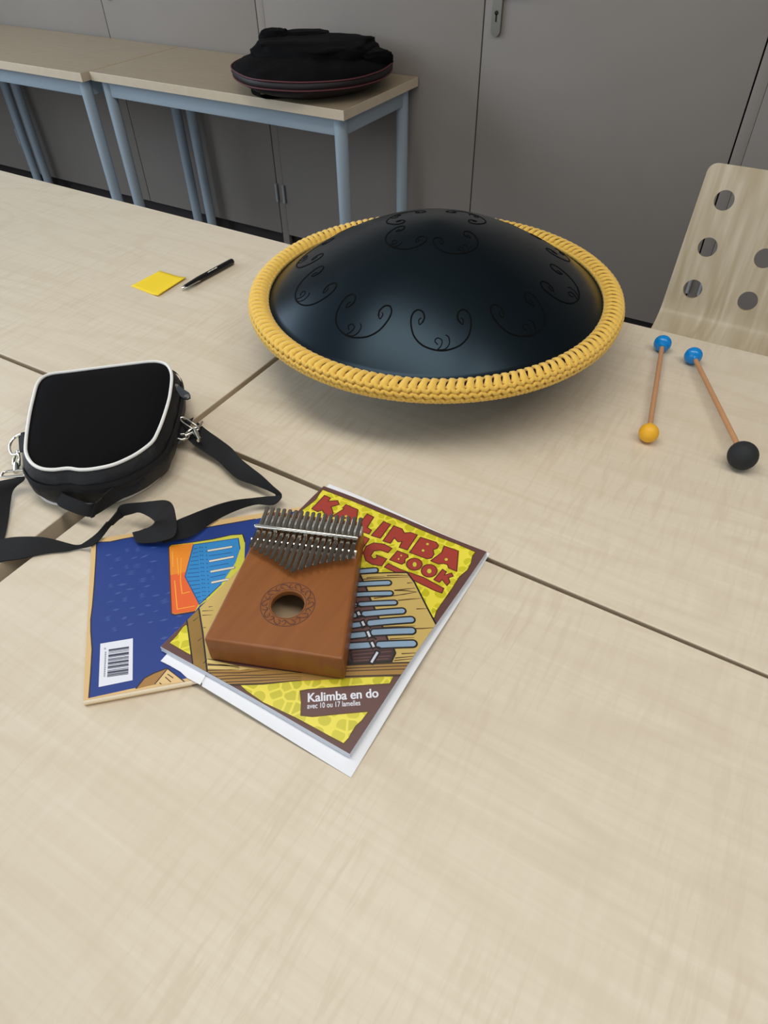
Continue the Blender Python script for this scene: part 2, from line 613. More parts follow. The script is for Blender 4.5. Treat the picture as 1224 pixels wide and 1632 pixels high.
for i in range(3):
    for j in range(3):
        x0, x1, s0, s1 = XE[i], XE[i + 1], SE[j], SE[j + 1]
        out = []
        for k in range(16): out.append((x0 + (x1 - x0) * EZ[k], s0))
        for k in range(16): out.append((x1, s0 + (s1 - s0) * EZ[k]))
        for k in range(16): out.append((x1 - (x1 - x0) * EZ[k], s1))
        for k in range(16): out.append((x0, s1 - (s1 - s0) * EZ[k]))
        inn = []
        for (x, s) in out:
            a = math.atan2((s - SH[j]) / (s1 - s0), (x - XH[i]) / (x1 - x0))
            inn.append((XH[i] + HR * math.cos(a), SH[j] + HR * math.sin(a)))
        for k in range(64):
            flatq(out[k], out[(k + 1) % 64], inn[(k + 1) % 64], inn[k])
xs = [XE[i] + (XE[i + 1] - XE[i]) * EZ[k] for i in range(3) for k in range(16)] + [XE[3]]


def top_s(x):
    r = 0.0195
    d = min(x - XE[0], XE[3] - x)
    return 0.0 if d >= r else r - math.sqrt(max(r * r - (r - d) ** 2, 0))


for a, b in zip(xs[:-1], xs[1:]):
    ta, tb = min(top_s(a), SE[0]), min(top_s(b), SE[0])
    if abs(ta - SE[0]) < 1e-6 and abs(tb - SE[0]) < 1e-6:
        continue
    flatq((a, ta), (b, tb), (b, SE[0]), (a, SE[0]))
ss = [SE[3] + (S[-1] - SE[3]) * k / 60 for k in range(61)]
for s0, s1 in zip(ss[:-1], ss[1:]):
    for a, b in zip(xs[:-1], xs[1:]):
        flatq((a, s0), (b, s0), (b, s1), (a, s1))
bmesh.ops.remove_doubles(bm, verts=bm.verts, dist=1e-5)
for v in bm.verts:
    y, z = on_profile(v.co.y)
    u = (v.co.x + 0.031) / 0.174
    dish = 0.012 * u * u if z > 0.5 else 0.0
    v.co = Vector((v.co.x, y - 0.0 * dish, z))
shell = obj('shell', bm, [M['ply'], M['ply_edge']], ch, angle=50)
md = shell.modifiers.new('thickness', 'SOLIDIFY')
md.thickness = 0.011
md.offset = -1
md.material_offset_rim = 1
es = shell.modifiers.new('crisp_edges', 'EDGE_SPLIT')
es.split_angle = math.radians(40)
for sx in (-0.165, 0.103):
    for yy, y2 in ((1.29, 1.26), (1.53, 1.60)):
        bm = bmesh.new()
        tube(bm, [(sx, yy, 0.457), (sx, yy, 0.43), (sx, y2, 0.0)], 0.011, 12)
        obj('leg', bm, M['blue_steel'], ch)
for sx in (-0.165, 0.103):
    bm = bmesh.new(); tube(bm, [(sx, 1.29, 0.45), (sx, 1.53, 0.45)], 0.010, 12)
    obj('seat_rail', bm, M['blue_steel'], ch)

# ------------------------------------------------------------------ black gig bag on the back table
GC = (-1.535, 2.11)
gb = thing('gig_bag', 'round black padded drum bag with red piping lying on the back table', 'bag', (GC[0], GC[1], TT))


def gwob(a, r, z):
    n = noise.noise(Vector((math.cos(a) * 2.2 + 4, math.sin(a) * 2.2, z * 9)))
    n2 = noise.noise(Vector((r * math.cos(a) * 16, r * math.sin(a) * 16, 3)))
    k = min(r / 0.2, 1)
    return (0.012 * n * k, (0.012 * n2 if z > TT + 0.075 else 0.0))


bm = bmesh.new()
lathe(bm, [(0, TT + .0012), (0.13, TT + .0012), (0.17, TT + .004), (0.215, TT + .02), (0.245, TT + .036), (0.256, TT + .046)], GC, 72, 1, gwob)
lathe(bm, [(0.256, TT + .046), (0.261, TT + .056), (0.256, TT + .066)], GC, 72, 1, gwob)
lathe(bm, [(0.256, TT + .066), (0.24, TT + .076), (0.2, TT + .088), (0.14, TT + .096), (0.07, TT + .100), (0, TT + .101)], GC, 72, 0, gwob)
bmesh.ops.remove_doubles(bm, verts=bm.verts, dist=1e-4)
obj('padded_shell', bm, [M['gig_bag'], M['gig_side']], gb, angle=70)
for zz in (TT + .045, TT + .067):
    bm = bmesh.new()
    pts = []
    for k in range(72):
        a = 2 * PI * k / 72
        d = gwob(a, 0.257, zz)
        pts.append((GC[0] + (0.258 + d[0]) * math.cos(a), GC[1] + (0.258 + d[0]) * math.sin(a), zz))
    tube(bm, pts, 0.0023, 8, True)
    obj('piping', bm, M['red_piping'], gb)
def lump(name, cx, cy, cz, sx, sy, sz, rz, m='gig_bag'):
    bm = bmesh.new()
    bmesh.ops.create_icosphere(bm, subdivisions=4, radius=1.0)
    for v in bm.verts:
        p = v.co
        q = Vector([math.copysign(abs(c) ** 0.55, c) for c in p])
        n = noise.noise(p * 2.3 + Vector((cx * 7, cy * 3, 1)))
        q = q * (1 + 0.16 * n)
        x, y, z = q.x * sx, q.y * sy, q.z * sz
        v.co = Vector((cx + x * math.cos(rz) - y * math.sin(rz), cy + x * math.sin(rz) + y * math.cos(rz), cz + z))
    return obj(name, bm, M[m], gb, angle=80)
lump('back_pocket', -1.555, 2.16, TT + .094, 0.19, 0.14, 0.034, 0.3)
lump('shoulder_strap', -1.63, 2.22, TT + .118, 0.075, 0.04, 0.016, 0.55)
lump('shoulder_strap', -1.71, 2.15, TT + .106, 0.048, 0.045, 0.036, 0.4)
lump('carry_handle', -1.36, 2.20, TT + .082, 0.055, 0.06, 0.022, -0.4)
bm = bmesh.new()
sp = lambda x, y, z: Vector((x, y, TT + z))
ribbon(bm, [(sp(-1.63, 1.965, .036), sp(-1.58, 1.935, .036)), (sp(-1.645, 1.93, .030), sp(-1.59, 1.90, .034)), (sp(-1.64, 1.925, .006), sp(-1.585, 1.905, .006)), (sp(-1.60, 1.955, .004), sp(-1.54, 1.94, .004)), (sp(-1.55, 1.985, .004), sp(-1.50, 1.96, .004))], 0.0025)
obj('webbing_strap', bm, M['gig_bag'], gb)

# ------------------------------------------------------------------ steel tongue drum with crochet rim
DC = (-0.431, 0.859)
DR, ZR, HA = 0.250, 0.090, 0.107
dr = thing('tongue_drum', 'black steel tongue drum with curled tongue cuts and yellow crochet rim', 'drum', (DC[0], DC[1], TT))


def dome_z(r):
    q = min(r / DR, 1.0)
    return TT + ZR + HA * (1 - (0.35 * q ** 1.35 + 0.65 * q ** 2.0))


bm = bmesh.new()
pr = [(0, TT + 0.0012), (0.055, TT + 0.0014), (0.09, TT + 0.006), (0.14, TT + 0.024), (0.19, TT + 0.051), (0.23, TT + 0.076), (DR - 0.004, TT + ZR - 0.006), (0.258, TT + ZR - 0.004), (0.259, TT + ZR), (0.258, TT + ZR + 0.003), (DR + 0.001, TT + ZR + 0.004)]
pr += [(DR * (1 - k / 40), dome_z(DR * (1 - k / 40))) for k in range(1, 40)] + [(0, dome_z(0))]
lathe(bm, pr, DC, 160)
obj('steel_body', bm, M['drum'], dr, angle=35)


def on_dome(x, y, off=0.0):
    r = math.hypot(x - DC[0], y - DC[1])
    return Vector((x, y, dome_z(r) + off))


def motif(ang, rad, sc):
    """one U-shaped slot with curled ends and a small swirl; open side faces the crown"""
    er = Vector((math.cos(ang), math.sin(ang))); et = Vector((-math.sin(ang), math.cos(ang)))
    strokes = [catmull([(-.62, -.18, 0), (-.55, -.38, 0), (-.62, -.62, 0), (-.80, -.70, 0), (-.97, -.50, 0), (-1.0, -.10, 0), (-.88, .38, 0), (-.55, .75, 0), (0, .92, 0),
                        (.55, .75, 0), (.88, .38, 0), (1.0, -.10, 0), (.97, -.50, 0), (.80, -.70, 0), (.62, -.62, 0), (.55, -.38, 0), (.62, -.18, 0)], 6),
               catmull([(-.62, -.18, 0), (-.72, -.10, 0), (-.74, -.28, 0), (-.66, -.36, 0)], 5),
               catmull([(.62, -.18, 0), (.72, -.10, 0), (.74, -.28, 0), (.66, -.36, 0)], 5),
               catmull([(-.12, .70, 0), (-.22, .56, 0), (-.12, .45, 0), (.02, .55, 0), (-.02, .75, 0), (-.12, .88, 0), (.12, .86, 0), (.26, .66, 0), (.24, .42, 0), (.14, .34, 0)], 5)]
    bm = bmesh.new()
    for si, st in enumerate(strokes):
        pts = []
        for p in st:
            q = Vector(DC) + er * (rad + p.y * sc * 0.82) + et * (p.x * sc)
            pts.append(on_dome(q.x, q.y, 0.0002))
        tube(bm, pts, 0.0012 if si == 0 else 0.0008, 6, flat=0.4)
    return obj('tongue_cut', bm, M['groove'], dr)


for a in (-162, -128, -94, -60, -25.5, 8, 46, 84, 122, 160):
    motif(math.radians(a), 0.183, 0.038)
for a in (-34, -112, 170, 68):
    motif(math.radians(a), 0.058, 0.031)

# crochet rim, stitch by stitch
bm = bmesh.new()
RC, RA, RB = 0.2610, 0.0125, 0.0125
ZC = TT + ZR + 0.001
NS = 144


def ringp(th, ph, k=1.0):
    r = RC + RA * k * math.cos(ph)
    return Vector((DC[0] + r * math.cos(th), DC[1] + r * math.sin(th), ZC + RB * k * math.sin(ph)))


D2 = math.radians
for i in range(NS):                                       # upright bars with open eyelets between
    th = 2 * PI * i / NS
    st = 2 * PI / NS
    j = 0.10 * (random.random() - 0.5)
    pts = [ringp(th + st * (0.30 * (ph - 95) / 55.0 + j), D2(ph), 1.0) for ph in (158, 138, 118, 98, 78, 58, 40)]
    tube(bm, pts, [0.0054, 0.0057, 0.0053, 0.0042, 0.0045, 0.0055, 0.0057], 8, flat=0.55)
    for row, (pa, pb, rr) in enumerate(((48, 20, 0.0047), (18, -8, 0.0046), (-12, -38, 0.0046), (-44, -72, 0.0046))):   # chain of V stitches
        for sgn in (0, 1):
            a0 = th + st * (0.5 * sgn + 0.25 * (row % 2))
            q = [ringp(a0 + st * 0.62 * (t - .5), D2(pa + (pb - pa) * (t if sgn == 0 else 1 - t)), 1.0 + 0.05 * math.sin(PI * t)) for t in (0, .33, .66, 1)]
            tube(bm, q, [rr * .5, rr * .76, rr * .76, rr * .5], 6, flat=0.8)
for ph, rr in ((156, 0.0034), (166, 0.0026)):             # inner edge cord, slightly knotted
    pts = [ringp(2 * PI * k / (NS * 4), D2(ph), 1.0 + 0.035 * math.sin(PI * k / 2)) for k in range(NS * 4)]
    tube(bm, pts, rr, 6, True)
# knitted backing below the eyelets
rows = []
phs = [62, 46, 30, 15, 0, -15, -30, -45, -60, -75, -95, -115, -135]
for k in range(180):
    rows.append([bm.verts.new(ringp(2 * PI * k / 180, D2(p), 0.94)) for p in phs])
for k in range(180):
    for q in range(len(phs) - 1):
        bm.faces.new((rows[k][q], rows[(k + 1) % 180][q], rows[(k + 1) % 180][q + 1], rows[k][q + 1]))
rows = [[bm.verts.new(ringp(2 * PI * k / 180, D2(p), 0.94)) for p in (112, 128, 145, 165)] for k in range(180)]
for k in range(180):
    for q in range(3):
        bm.faces.new((rows[k][q], rows[(k + 1) % 180][q], rows[(k + 1) % 180][q + 1], rows[k][q + 1]))
obj('crochet_rim', bm, M['wool'], dr, angle=80)


# ------------------------------------------------------------------ mallets
def mallet(label, p_head, p_blue, r_head, m_head, r_blue=0.0132, collar=None):
    a = at(p_head[0], p_head[1], r_head); a.z = TT + r_head
    b = at(p_blue[0], p_blue[1], r_blue); b.z = TT + r_blue
    t = thing('mallet', label, 'mallet', (a.x, a.y, TT), 'drum mallets')
    d = (b - a).normalized()
    bm = bmesh.new()
    tube(bm, [a + d * r_head * .6, a.lerp(b, .5), b - d * r_blue * .6], [0.0036, 0.0035, 0.0034], 14)
    obj('shaft', bm, M['shaft'], t)
    bm = bmesh.new(); ball(bm, a, r_head, 32, 18)
    if collar:
        tube(bm, [a + d * r_head * .9, a + d * (r_head + .004)], [0.0062, 0.0048], 14)
    obj('head', bm, M[m_head], t)['label'] = collar or 'black felt head'
    q = d.to_track_quat('Z', 'Y')
    bm = bmesh.new(); ball(bm, b, r_blue, 32, 18, (1.0, 1.0, 0.86), rot=q)
    tube(bm, [b - d * r_blue * .80, b - d * (r_blue * 1.02)], [0.0065, 0.005], 14)
    for v in bm.verts:
        v.co.z = max(v.co.z, TT + 0.0005)
    obj('tail_head', bm, M['rubber_blue'], t)['label'] = 'glossy blue rubber head'
    return t


mallet('drum mallet with a yellow head and a blue head, beside the drum', (1034, 690), (1056, 547.5), 0.0128, 'rubber_yellow', collar='matt yellow rubber head')
mallet('drum mallet with a big black head and a blue head, near the right edge', (1184, 726), (1105, 567), 0.0182, 'rubber_black')

# ------------------------------------------------------------------ sticky note and pen
bm = bmesh.new()
ps = [at(*p) for p in ((252.5, 473.7), (297.6, 444.7), (254.5, 432), (208.4, 456.5))]
n = 10
vs = []
for i in range(n + 1):
    row = []
    for j in range(n + 1):
        s, t_ = i / n, j / n
        p = (ps[0] * (1 - s) + ps[1] * s) * (1 - t_) + (ps[3] * (1 - s) + ps[2] * s) * t_
        h = 0.0008 + 0.004 * max(0, 0.35 - t_) ** 2 * 6
        row.append(bm.verts.new((p.x, p.y, TT + h)))
    vs.append(row)
for i in range(n):
    for j in range(n):
        bm.faces.new((vs[i][j], vs[i + 1][j], vs[i + 1][j + 1], vs[i][j + 1]))
po = obj('sticky_note', bm, M['postit'], loc=(ps[0].x, ps[0].y, TT))
tag(po, 'square yellow sticky note lying on the far table beside the pen', 'note')
md = po.modifiers.new('thickness', 'SOLIDIFY'); md.thickness = 0.0004
PR = 0.0058
pa, pb = at(291.5, 459, PR), at(371, 416, PR)
pd = (pb - pa).normalized()
pn = thing('pen', 'black ballpoint pen with silver tip beside the yellow note', 'pen', (pa.x, pa.y, TT))
bm = bmesh.new()
tube(bm, [pa + pd * .004, pa + pd * .02, pa + pd * .04, pa.lerp(pb, .6), pb - pd * .004, pb - pd * .001, pb], [0.0036, 0.0046, 0.0056, 0.0057, 0.0057, 0.005, 0.003], 20)
obj('barrel', bm, M['pen'], pn)
bm = bmesh.new()
tube(bm, [pa - pd * .003, pa, pa + pd * .004], [0.0014, 0.0032, 0.0036], 16)
obj('tip', bm, M['chrome'], pn)
sd = Vector((pd.y, -pd.x, 0))
bm = bmesh.new()
o1 = sd * .0066 + Vector((0, 0, .001))
tube(bm, [pa + pd * .002 + sd * .003, pa + pd * .004 + o1, pa + pd * .030 + o1, pa + pd * .038 + sd * .0055], 0.0011, 8)
obj('clip', bm, M['chrome'], pn)
bm = bmesh.new()
up = Vector((0, 0, 1))
for k in range(9):
    q = pa + pd * (.062 + .0028 * k) + (sd * .55 + up * .835) * .0058
    l = .0019 if k % 3 else .0012
    vv = [q, q + pd * .002, q + pd * .002 + (up * .55 - sd * .835) * l, q + (up * .55 - sd * .835) * l]
    bm.faces.new([bm.verts.new(x + (sd * .55 + up * .835) * .0001) for x in vv])
obj('printed_mark', bm, M['white_print'], pn)

# ------------------------------------------------------------------ shoulder bag (kalimba case)
Z2 = lambda x, y, h: at(x * 0.37582, 560 + y * 0.37582, h)      # a point of the bag's surroundings, h above the table
BH = 0.056
top_px = [(185, 112), (225, 97), (300, 88), (400, 75), (520, 60), (630, 47), (680, 49), (712, 66), (727, 105), (722, 170), (712, 220), (690, 290), (668, 345), (645, 385),
          (600, 422), (550, 452), (480, 482), (400, 499), (340, 503), (290, 497), (225, 503), (175, 497), (137, 475), (114, 435), (112, 390), (120, 320), (131, 255), (146, 190), (160, 142)]
top = catmull([Z2(x, y, BH) for x, y in top_px], 5, True)
bc = Vector((sum(p.x for p in top) / len(top), sum(p.y for p in top) / len(top), 0))
bag = thing('shoulder_bag', 'small black bag with white piping and carry strap on the left table', 'bag', (bc.x, bc.y, TT))


def outline(off, h, shift=(0, 0)):
    out = []
    n = len(top)
    for i in range(n):
        t = (top[(i + 1) % n] - top[i - 1])
        nn = Vector((t.y, -t.x, 0)).normalized()
        if nn.dot(Vector((top[i].x - bc.x, top[i].y - bc.y, 0))) < 0:
            nn = -nn
        q = top[i] + nn * off
        out.append(Vector((q.x + shift[0], q.y + shift[1], TT + h)))
    return out


lv = [(-.010, .0008), (.000, .0035), (.007, .009), (.0115, .019), (.0115, .032), (.008, .043), (.003, .052), (-.001, .0555)]
bm = bmesh.new()
rings = []
for off, h in lv:
    rings.append([bm.verts.new(p + Vector((0, 0, 0.0))) for p in outline(off + .0, h)])
for r in rings[2:6]:
    for v in r:
        k = noise.noise(v.co * 38) * .0022
        d = Vector((v.co.x - bc.x, v.co.y - bc.y, 0)).normalized()
        v.co += d * k
n = len(top)
for a, b in zip(rings[:-1], rings[1:]):
    for k in range(n):
        bm.faces.new((a[k], a[(k + 1) % n], b[(k + 1) % n], b[k]))
bm.faces.new(rings[0][::-1])
obj('side_wall', bm, M['nylon'], bag, angle=75)
bm = bmesh.new()
prev = None
for f, dz in ((1.0, 0), (.93, .0022), (.8, .0038), (.6, .0052), (.3, .006)):
    cur_r = [bm.verts.new((bc.x + (p.x - bc.x) * f, bc.y + (p.y - bc.y) * f, TT + BH - .0005 + dz + .0006 * noise.noise(p * 30 * f))) for p in outline(-.0012, BH)]
    if prev:
        for k in range(n):
            bm.faces.new((prev[k], prev[(k + 1) % n], cur_r[(k + 1) % n], cur_r[k]))
    prev = cur_r
bm.faces.new(prev)
obj('top_panel', bm, M['black_cloth'], bag, angle=75)
for nm, off, h, r, sh in (('piping', .0005, .0568, .0021, (0, 0)), ('piping', .0015, .0035, .0024, (-.0035, -.003))):
    bm = bmesh.new(); tube(bm, outline(off, h, sh), r, 8, True)
    obj(nm, bm, M['white_piping'], bag)
bm = bmesh.new()
o1, o2 = outline(.0105, .041), outline(.0125, .035)
a = [bm.verts.new(p) for p in o1]; b = [bm.verts.new(p) for p in o2]
for k in range(n):
    bm.faces.new((a[k], a[(k + 1) % n], b[(k + 1) % n], b[k]))
zt = obj('zip_tape', bm, M['web'], bag)
bm = bmesh.new()
z0, z1 = Z2(748, 152, .047), Z2(794, 197, .045)
zd = (z1 - z0).normalized(); zn = Vector((-zd.y, zd.x, 0))
cs = [(0, -.003), (0, .003), (.4, .0035), (.8, .0052), (1, .0042), (1.16, .002), (1.16, -.002), (1, -.0042), (.8, -.0052), (.4, -.0035)]
pl = [z0 + (z1 - z0) * s + zn * o * 1.25 for s, o in cs]
lo = [bm.verts.new(p) for p in pl]; hi = [bm.verts.new(p + Vector((0, 0, .0022))) for p in pl]
bm.faces.new(lo[::-1]); bm.faces.new(hi)
for k in range(len(pl)):
    bm.faces.new((lo[k], lo[(k + 1) % len(pl)], hi[(k + 1) % len(pl)], hi[k]))
zp = obj('zip_pull', bm, M['zip_grey'], bag)
bm = bmesh.new()
for c, r in ((z0 + Vector((0, 0, .0028)), .0032), (z1 + Vector((0, 0, .0026)), .0038)):
    bm = bmesh.new()
    bmesh.ops.create_cone(bm, cap_ends=True, segments=20, radius1=r, radius2=r * .9, depth=.0015, matrix=Matrix.Translation(c))
    obj('rivet', bm, M['chrome'], zp)
# carry handle lying against the lower side
bm = bmesh.new()
ribbon(bm, [(Z2(238, 560, .030), Z2(232, 605, .020)), (Z2(262, 600, .031), Z2(246, 652, .018)), (Z2(330, 632, .034), Z2(310, 684, .018)), (Z2(385, 650, .034), Z2(372, 702, .017)),
            (Z2(440, 610, .034), Z2(405, 695, .017)), (Z2(500, 560, .034), Z2(490, 642, .017)), (Z2(560, 515, .036), Z2(575, 592, .019)), (Z2(590, 500, .038), Z2(620, 545, .026))], .0018)
obj('carry_handle', bm, M['web'], bag)
# strap, from the right-hand hook round to the left
bm = bmesh.new()
ribbon(bm, [(Z2(838, 300, .026), Z2(790, 365, .018)), (Z2(880, 335, .026), Z2(820, 395, .018)), (Z2(930, 370, .022), Z2(870, 428, .014)), (Z2(985, 412, .020), Z2(920, 462, .012)),
            (Z2(1012, 448, .026), Z2(962, 503, .012)), (Z2(1060, 488, .026), Z2(1005, 540, .012)), (Z2(1110, 528, .024), Z2(1062, 562, .012)), (Z2(1155, 572, .020), Z2(1120, 584, .012)),
            (Z2(1183, 597, .018), Z2(1163, 604, .012)), (Z2(1191, 611, .016), Z2(1168, 611, .010)), (Z2(1186, 626, .014), Z2(1163, 613, .010)), (Z2(1158, 647, .012), Z2(1120, 616, .012)),
            (Z2(1082, 651, .010), Z2(1052, 624, .018)), (Z2(992, 680, .009), Z2(968, 638, .022)), (Z2(905, 724, .010), Z2(880, 665, .026)), (Z2(840, 768, .012), Z2(800, 695, .028)),
            (Z2(795, 790, .013), Z2(752, 715, .028)), (Z2(745, 800, .013), Z2(715, 735, .026)), (Z2(690, 812, .012), Z2(670, 745, .018))], .0016)
obj('strap', bm, M['web'], bag)
bm = bmesh.new()
ribbon(bm, [(Z2(-60, 800, .005), Z2(-60, 905, .003)), (Z2(0, 796, .006), Z2(0, 890, .003)), (Z2(50, 788, .008), Z2(48, 884, .003)), (Z2(110, 785, .010), Z2(98, 876, .003)),
            (Z2(175, 787, .011), Z2(160, 862, .003)), (Z2(230, 797, .010), Z2(220, 853, .003)), (Z2(285, 812, .008), Z2(280, 848, .003)), (Z2(330, 822, .007), Z2(335, 838, .003)),
            (Z2(360, 808, .012), Z2(385, 826, .0100)), (Z2(405, 775, .016), Z2(432, 790, .012)), (Z2(455, 725, .022), Z2(470, 742, .014)), (Z2(492, 680, .028), Z2(510, 706, .016)), (Z2(515, 652, .033), Z2(560, 690, .022)),
            (Z2(590, 641, .036), Z2(590, 684, .026)), (Z2(650, 634, .038), Z2(628, 700, .028)), (Z2(700, 631, .038), Z2(650, 716, .030)), (Z2(731, 648, .036), Z2(655, 722, .030)),
            (Z2(745, 700, .032), Z2(655, 724, .030)), (Z2(749, 752, .026), Z2(648, 734, .026)), (Z2(735, 785, .022), Z2(632, 745, .022)), (Z2(690, 803, .018), Z2(612, 752, .020)),
            (Z2(635, 812, .014), Z2(590, 760, .018)), (Z2(585, 811, .013), Z2(568, 765, .017)), (Z2(572, 800, .013), Z2(560, 768, .016))], .0016)
obj('strap', bm, M['web'], bag)
bm = bmesh.new()
ribbon(bm, [(Z2(-15, 552, .022), Z2(106, 528, .020)), (Z2(-25, 575, .022), Z2(98, 548, .018)), (Z2(-50, 620, .020), Z2(58, 588, .012)), (Z2(-75, 660, .018), Z2(46, 640, .008)),
            (Z2(-95, 720, .014), Z2(38, 700, .005)), (Z2(-110, 770, .012), Z2(25, 765, .004)), (Z2(-125, 830, .008), Z2(8, 815, .004)), (Z2(-140, 870, .006), Z2(-10, 850, .004))], .0016)
obj('strap', bm, M['web'], bag)


def hardware(nm, pts, r, closed=False, par=bag, m='chrome'):
    bm = bmesh.new(); tube(bm, catmull(pts, 6, closed), r, 10, closed)
    return obj(nm, bm, M[m], par)


Z8 = lambda x, y, h: at(x * 0.08584, 660 + y * 0.08584, h)
bm = bmesh.new()
ribbon(bm, [(Z8(440, 330, .034), Z8(440, 720, .030)), (Z8(390, 350, .030), Z8(385, 700, .026)), (Z8(340, 420, .026), Z8(355, 660, .024))], .002)
obj('webbing_tab', bm, M['web'], bag)
hardware('d_ring', [Z8(400, 370, .030), Z8(300, 420, .026), Z8(225, 490, .024), Z8(182, 590, .022), Z8(190, 690, .022), Z8(240, 760, .022), Z8(310, 750, .024), Z8(380, 690, .028)], .0017)
hook = hardware('snap_hook', [Z8(330, 690, .027), Z8(285, 760, .022), Z8(255, 860, .020), Z8(250, 920, .020), Z8(290, 985, .020), Z8(350, 960, .020), Z8(355, 860, .022), Z8(345, 760, .026), Z8(330, 690, .027)], .0019)
bm = bmesh.new(); tube(bm, [Z8(300, 930, .020), Z8(300, 1000, .020), Z8(300, 1070, .020)], [.0036, .0042, .0034], 14)
obj('swivel', bm, M['chrome'], hook)
hardware('strap_buckle', [Z8(80, 1080, .021), Z8(250, 1052, .021), Z8(440, 1040, .021), Z8(490, 1075, .021), Z8(470, 1140, .021), Z8(300, 1155, .021), Z8(70, 1170, .021), Z8(30, 1150, .021)], .0017, True)
bm = bmesh.new()
ribbon(bm, [(Z2(752, 290, .030), Z2(735, 380, .022)), (Z2(790, 290, .028), Z2(765, 372, .020)), (Z2(822, 280, .026), Z2(800, 330, .020))], .002)
obj('webbing_tab', bm, M['web'], bag)
hardware('strap_buckle', [Z2(764, 284, .034), Z2(782, 282, .034), Z2(815, 303, .032), Z2(836, 318, .030), Z2(842, 330, .029), Z2(828, 334, .029), Z2(800, 318, .031), Z2(770, 298, .033)], .0015, True)
hk = hardware('snap_hook', [Z2(858, 300, .026), Z2(846, 318, .028), Z2(822, 326, .029), Z2(798, 340, .028), Z2(786, 356, .027), Z2(800, 352, .027), Z2(826, 340, .029)], .0018)
bm = bmesh.new(); tube(bm, [Z2(824, 332, .031), Z2(832, 348, .031), Z2(838, 362, .030), Z2(846, 376, .029)], [.0030, .0036, .0026, .0036], 12)
obj('swivel', bm, M['chrome'], hk)
hardware('d_ring', [Z2(748, 368, .022), Z2(772, 374, .020), Z2(795, 366, .021), Z2(802, 358, .024), Z2(788, 352, .026), Z2(766, 352, .026)], .0015)

# ------------------------------------------------------------------ the blue book (lying face down)
BT_ = 0.0075                                            # its thickness
q0 = at(132.5, 1116.8, BT_)
q1 = at(300, 1085.5, BT_)
e1 = Vector((q1.x - q0.x, q1.y - q0.y, 0)).normalized()
e2 = Vector((-e1.y, e1.x, 0))
q3 = at(146, 860, BT_)                                  # the covers are not quite square
BL, BW = 0.279, (q3 - q0).length
e2 = (q3 - q0).normalized()


def blue_local(p):
    d = Vector((p.x - q0.x, p.y - q0.y, 0))
    return d.dot(e1), d.dot(Vector((-e1.y, e1.x, 0)))


def drape(x, y):
    """how high a sheet or book lying over the blue book is carried at x, y"""
    u, v = blue_local(Vector((x, y, 0)))
    du = max(0.0, u - BL - .004, -u - .012)
    dv = max(0.0, -v - .004, v - BW - .004)
    d = math.hypot(du, dv)
    t = min(d / 0.13, 1.0)
    return BT_ * (1 - t * t * (3 - 2 * t)) + 0.0002


def in_poly_order(poly):
    a = sum(poly[i][0] * poly[(i + 1) % len(poly)][1] - poly[(i + 1) % len(poly)][0] * poly[i][1] for i in range(len(poly)))
    return poly if a > 0 else poly[::-1]


